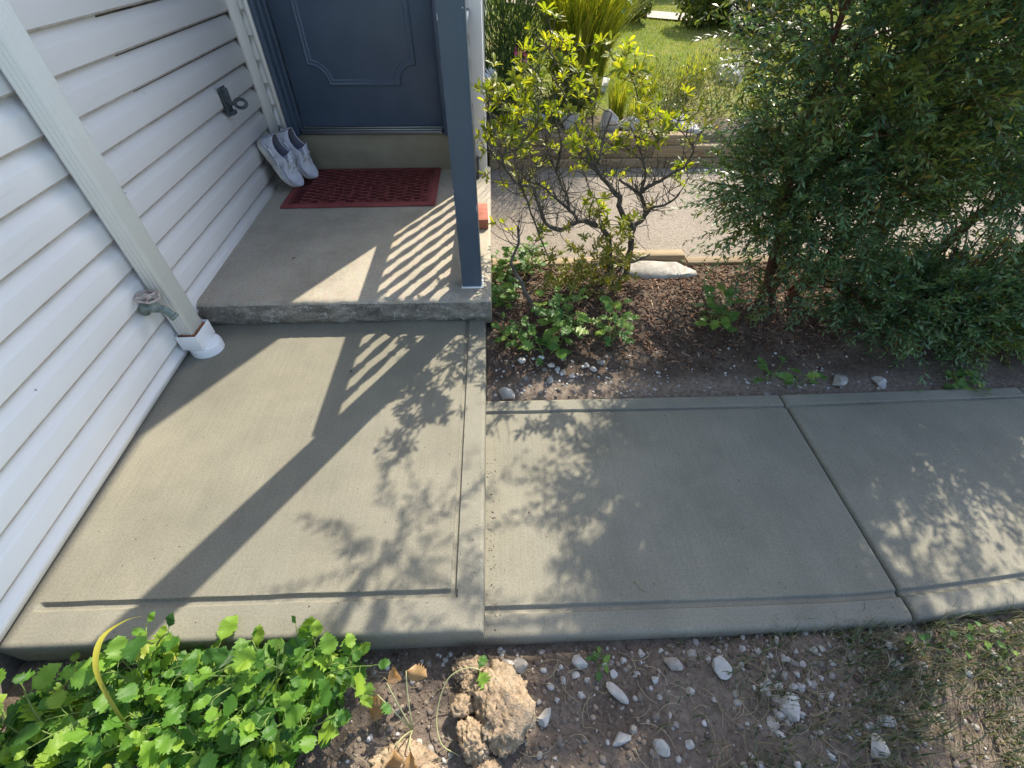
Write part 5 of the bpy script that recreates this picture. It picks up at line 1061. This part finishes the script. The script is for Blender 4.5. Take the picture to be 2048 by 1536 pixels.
SM = [(.70, .235), (.715, .262), (.735, .25), (.755, .235), (.775, .25), (.72, .215), (.705, .19), (.78, .22), (.80, .245), (.765, .275), (.69, .255), (.69, .17), (.73, .175), (.775, .185), (.80, .205), (.83, .255), (.84, .225), (.86, .26), (.87, .23), (.80, .28), (.83, .30), (.78, .31), (.74, .29), (.82, .335), (.87, .335), (.92, .30), (.90, .345), (.66, .30), (.33, .33), (.29, .30), (.27, .325), (.36, .29), (.40, .275), (.40, .235), (.35, .235), (.31, .215), (.22, .285), (.24, .265), (.19, .30), (.16, .285), (.20, .25), (.13, .24), (.15, .32), (.42, .20), (.36, .19), (.33, .17), (.46, .14), (1.10, .28), (1.14, .25), (1.02, .24), (.97, .25), (.985, .285), (1.21, .145), (1.05, .13), (1.16, .29), (.50, .25), (.555, .23), (.53, .345), (.60, .355), (.68, .345), (.45, .35)]
ms = [rock_mesh('stone', (1, 1, 1), 60+i, .26, 1.2, .07, (ICO3_V, ICO3_F), .45) for i in range(9)]
for i, (x, y) in enumerate(SM):
    o = link('stone', ms[i % 9], None, M['limestone']); s_ = rng.uniform(.011, .026)*(1.25 if i < 12 else 1); o.scale = (s_*rng.uniform(.8, 1.3), s_*rng.uniform(.8, 1.4), s_*rng.uniform(.55, .9)); o.rotation_euler = (rng.normal()*.25, rng.normal()*.25, rng.random()*6.28)
    o.location = (x+rng.normal()*.004, y+rng.normal()*.004, float(sz0(x, y))+.001)
    if x > .65 and x < .89: tag(o, 'small white stone in the loose heap where the grass begins', 'stone', 'small stones in the heap')
    elif x >= .89: tag(o, 'small pale stone scattered in the shaded grass', 'stone', 'small stones in the grass')
    else: tag(o, 'small pale stone in the bare soil in front of the walkway', 'stone', 'small stones in the bare soil')
# clods of dry earth
def clod(lab, at, dims, seed, rot=0):
    big = dims[0] > .07; V = (ICO5_V if big else ICO4_V).copy(); n_ = fbm(V+seed, 1.5, 3, seed)-.5; m_ = fbm(V+seed, 5, 3, seed+4)-.5; q = fbm(V+seed, 16, 3, seed+8)-.5
    r_ = fbm(V+seed, 42, 2, seed+12)-.5; cr = np.maximum(.10-np.abs(fbm(V+seed, 3.2, 2, seed+6)-.5), 0)*1.2; V = V*(1+.62*n_+.38*m_+.30*q+.13*r_-cr)[:, None]; V[:, 2] = np.maximum(V[:, 2], -.7)
    o = link('dirt_clod', mesh_np('dirt_clod', V*np.array(dims)/2, [ICO5_F if big else ICO4_F], True), None, M['dry clod']); o.location = at; o.rotation_euler = (0, 0, rot); return tag(o, lab, 'dirt clod')
zc = float(sz0(-.03, .2))
clod('big pale crumbly clod of dry earth at the front of the landing corner', (-.012, .225, zc+.038), (.150, .190, .105), 3, .1); clod('second dry clod with a dark side, left of the big one', (-.082, .160, zc+.028), (.075, .095, .08), 7, .6); clod('small crusty clod between the wilted plant and the big clod', (-.110, .235, zc+.022), (.065, .06, .05), 9)
clod('small clod behind the others near the landing', (-.085, .275, zc+.02), (.075, .05, .045), 12); clod('dark half shaded clod close to the landing front', (-.10, .32, zc+.014), (.09, .06, .05), 15); clod('clod cut by the bottom edge below the big clod', (-.05, .105, zc+.02), (.07, .06, .05), 18); clod('flat earth clod at the bottom edge beside the leafy plants', (-.25, .11, zc+.01), (.17, .11, .05), 21)
# grass in the shaded corner
n = 33000; x, y = rx(n, .15, 3.1), rx(n, -.62, .42); d = smoothstep(.35, 1.0, x+.25*(n2(x, y, 5, 2, 12)-.5)+.5*(.15-y))*(.25+1.2*(n2(x, y, 9, 3, 14) > .47)); k_ = rng.random(n) < d; x, y = x[k_], y[k_]; P = np.column_stack([x, y, sz0(x, y)-.004]); a = rng.random(len(P))*6.28
V, F = grass_blades(P, np.stack([np.cos(a), np.sin(a), a*0], -1), rng.uniform(.028, .085, len(P)), rng.uniform(.0018, .0040, len(P)), rng.uniform(.4, 1.3, len(P)), 3)
o = put('front_grass', V, F, M['grass']); tag(o, 'thin patchy grass with dry straw in the shaded front corner', 'grass', kind='stuff')
mb = MB()
for k in range(700):
    x0_ = rng.uniform(-.4, 2.0); y0_ = rng.uniform(-.08, .36); 
    if x0_ < .5 and rng.random() < .6: continue
    a = rng.random()*6.28; L = rng.uniform(.03, .10); t = np.linspace(0, 1, 5); cx2 = x0_+np.cos(a+t*.8)*t*L; cy2 = y0_+np.sin(a+t*.8)*t*L; mb.tube(np.stack([cx2, np.minimum(cy2, .37), sz0(cx2, np.minimum(cy2, .37))+.004+.008*np.sin(t*3.1)], -1), .0008, 3, False)
o = done(mb, 'straw', M['straw']); tag(o, 'dry straw and roots strewn over the soil', 'straw', kind='stuff')
# small weeds in the foreground
seedling('single small green weed in the bare soil below the walkway border', (.262, .328, float(sz0(.262, .328))), .035, 3, .026, .022, weedL, 3, 'weed', 'weed')
for x, y in ((1.30, .335), (1.36, .35), (1.42, .345), (1.38, .31), (1.17, .335), (1.24, .345)):
    seedling('round leaved clover weed in the grass under the walkway edge', (x, y, float(sz0(x, y))), .035, 3, .024, .03, weedL, 2, 'weed', 'weed', 'clover weeds along the walkway edge')

# ------------------------------------------------------------------ leafy plants at the landing front
frontL = leaf_variants(lobed_w*.95, 'front leaf', 5, 400)+leaf_variants(toothed_w*.95, 'front leaf', 4, 420)
def front_plant(label, base, tips, per, lsz):
    bz0 = float(sz0(base[0], base[1])); root = thing('leafy_plant', label, 'plant', (base[0], base[1], bz0)); mb = MB(); items = []
    for (tx, ty, tz) in tips:
        b0 = np.array([base[0], base[1], bz0])+rng.normal(size=3)*np.array([.04, .03, 0]); top = np.array([tx, ty, tz]); md = (b0+top)/2+np.array([0, 0, .05])+rng.normal(size=3)*.02; t = np.linspace(0, 1, 9)[:, None]; S = (1-t)**2*b0+2*t*(1-t)*md+t*t*top; mb.tube(S, np.linspace(.0032, .0016, 9), 5)
        for q in range(per):
            u = .28+.72*q/(per-1); p = S[min(int(u*8), 8)]; aa = q*2.4+tx*20; g = unit(S[min(int(u*8)+1, 8)]-S[max(int(u*8)-1, 0)]); d = unit(np.array([math.cos(aa), math.sin(aa), .25])+g*(.9 if u > .9 else .3)); s_ = lsz*rng.uniform(.5, 1.3)*(.62 if u > .93 else 1); pe = p+d*s_*.4
            mb.tube([p, (p+pe)/2+np.array([0, 0, .004]), pe], .0011, 4, False); items.append((pe, unit(d+rng.normal(size=3)*.2), unit(np.array([.1, .1, 1])+rng.normal(size=3)*.38), s_))
    done(mb, 'stems', M['green stem'], root); leaf_objs(items, root, frontL)
    low = []
    for k in range(150):
        j = items[rng.integers(0, len(items))]; p = j[0]*np.array([1, 1, .45])+np.array([0, 0, -.045])+rng.normal(size=3)*np.array([.03, .025, .012]); p[1] = min(p[1], .36); p[2] = max(p[2], bz0+.01)
        low.append((p, unit(np.append(rng.normal(size=2), .15)), unit(np.array([0, 0, 1])+rng.normal(size=3)*.35), rng.uniform(.03, .055)))
    leaf_stuff(low, root, broad_leaf(lobed_w*.95, 470, .15, .3), M['front leaves'], 'lower_leaves'); return root
def tips_in(poly_c, n, rx_, ry_, zlo, zhi):
    out = []
    for k in range(n): a = k*2.4; r = math.sqrt((k+.5)/n); out.append((poly_c[0]+rx_*r*math.cos(a), min(poly_c[1]+ry_*r*math.sin(a), .40), rng.uniform(zlo, zhi)))
    return out
front_plant('leafy green plant filling the bottom left corner against the foundation', (-1.12, .17), tips_in((-1.12, .20), 22, .28, .16, -.05, .05), 9, .055)
front_plant('leafy green plant with lobed leaves under the yellow strap leaf', (-.90, .27), tips_in((-.90, .28), 22, .25, .15, .0, .11), 9, .055)
front_plant('dense light green plant in front of the landing edge', (-.52, .27), tips_in((-.53, .28), 22, .21, .12, .0, .11), 9, .053)
front_plant('leafy green plant along the bottom edge between its neighbours', (-.68, .12), tips_in((-.68, .12), 19, .24, .13, -.01, .08), 9, .056)
# yellow strap leaf
sl = thing('strap_leaf', 'long yellow strap shaped leaf arching over the lobed green plant', 'leaf', (-.80, .14, -.09))
P = smooth_path([(-.80, .14, -.09), (-.86, .19, .03), (-.90, .245, .11), (-.935, .30, .15), (-.955, .36, .15), (-.945, .405, .12), (-.93, .425, .09)], 5); wv = np.interp(np.linspace(0, 1, len(P)), [0, .3, .6, .85, 1], [.005, .006, .0075, .004, .0006]); V = []; F = []
for i, (p, q) in enumerate(zip(P, wv)): V += [p+np.array([-q, 0, .002]), p, p+np.array([q, 0, .002])]
for i in range(len(P)-1): F += [[3*i, 3*i+1, 3*i+4, 3*i+3], [3*i+1, 3*i+2, 3*i+5, 3*i+4]]
put('blade', V, np.array(F), M['strap leaf'], sl, smooth=True)
# wilted plant with dry leaves
wp = thing('wilted_plant', 'wilted plant with curled orange brown leaves between the green plants and the clods', 'plant', (-.24, .19, zc))
dl = []
for k in range(3):
    V, F = broad_leaf(toothed_w*.85, 500+k, fold=[.9, -.8, 1.3][k], droop=[.9, .5, 1.1][k]); me = mesh_np('leaf', V, F, True); me.materials.append(M['dry leaf']); dl.append(me)
mb = MB(); its = []
for tx, ty, tz, d in ((-.30, .275, .0, (.3, .4, -.3)), (-.255, .30, .0, (.75, -.2, -.35)), (-.27, .15, -.045, (-.2, -.8, -.3)), (-.235, .145, -.055, (.25, -.8, -.1)), (-.325, .255, -.02, (-.2, -.7, -.5))):
    b0 = np.array([-.24, .19, zc]); t = np.linspace(0, 1, 7)[:, None]; top = np.array([tx, ty, tz]); md = (b0+top)/2+np.array([0, 0, .05]); mb.tube((1-t)**2*b0+2*t*(1-t)*md+t*t*top, .0018, 5); its.append((top, unit(np.array(d)), unit(np.array([.2, -.3, 1])+rng.normal(size=3)*.5), rng.uniform(.055, .075)))
done(mb, 'stems', M['pale stem'], wp); leaf_objs(its, wp, dl)
# pale trailing stem with one lobed leaf over the clods
ts = thing('trailing_stem', 'thin pale stem with one bright lobed leaf arching over the small clods', 'plant', (-.155, .135, zc))
S = smooth_path([(-.12, .135, zc+.01), (-.165, .16, zc+.012), (-.178, .22, zc+.03), (-.15, .285, zc+.07), (-.10, .305, zc+.085), (-.07, .30, zc+.085)], 5); done(MB().tube(S, .0016, 5), 'stems', M['pale stem'], ts, smooth=True)
leaf_objs([(S[-1], unit(np.array([.35, .75, -.1])), np.array([0, -.3, 1.]), .042), (S[-1], unit(np.array([.4, -.75, -.25])), np.array([.1, -.1, 1.]), .05)], ts, frontL)

# ------------------------------------------------------------------ small debris
n = 150; x = np.concatenate([rng.normal(-.035, .012, 70), rng.uniform(-1.2, 1.8, 80)]); y = np.concatenate([rng.uniform(.40, 1.0, 70), rng.uniform(.42, 1.2, 80)]); x[:70] = np.maximum(x[:70], -.052)
z = np.where(x > -.057, WZ, 0.0)+.001; V, F = stones(np.column_stack([x, y, z]), rng.uniform(.0010, .0030, n), .5); o = put('soil_specks', V, F, M['soil crumbs']); tag(o, 'dark specks of soil dropped on the new concrete', 'soil', kind='stuff')
n = 110; x, y = rx(n, .05, 3.2), rx(n, 2.4, 3.65); P = np.column_stack([x, y, np.full(n, -.026)]); a = rng.random(n)*6.28
V, F = batch(leaf_base(1, .5, .3, .6), P, np.stack([np.cos(a), np.sin(a), a*0+.1], -1), np.array([0, 0, 1.])+rng.normal(size=(n, 3))*.2, rng.uniform(.015, .035, n)); o = put('fallen_leaves', V, F, M['mulch']); tag(o, 'small brown leaves fallen on the asphalt path', 'leaves', kind='stuff')
for lab, x, y, z, a in (('tiny curled dry leaf lying on the landing', -.62, 1.40, .002, .5), ('small pale twig lying on the first walkway slab', .40, .53, WZ+.003, 1.0), ('small dry leaf on the stoop near its left edge', -1.02, 2.12, .128, 2.0)):
    if 'twig' in lab:
        o = done(MB().tube([(x, y, z), (x+.012, y-.006, z+.002), (x+.016, y-.022, z), (x+.03, y-.026, z)], .0014, 5), 'twig', M['straw'], None, (x, y, z)); tag(o, lab, 'twig')
    else:
        V, F = broad_leaf(toothed_w*.6, int(a*10), fold=.9, droop=.5); V = V*.022; c, s_ = math.cos(a), math.sin(a); V = np.stack([V[:, 0]*c-V[:, 1]*s_, V[:, 0]*s_+V[:, 1]*c, V[:, 2]-V[:, 2].min()], -1)+np.array([x, y, z]); o = put('dry_leaf', V, F, M['mulch'], None, (x, y, z), True); tag(o, lab, 'leaf')
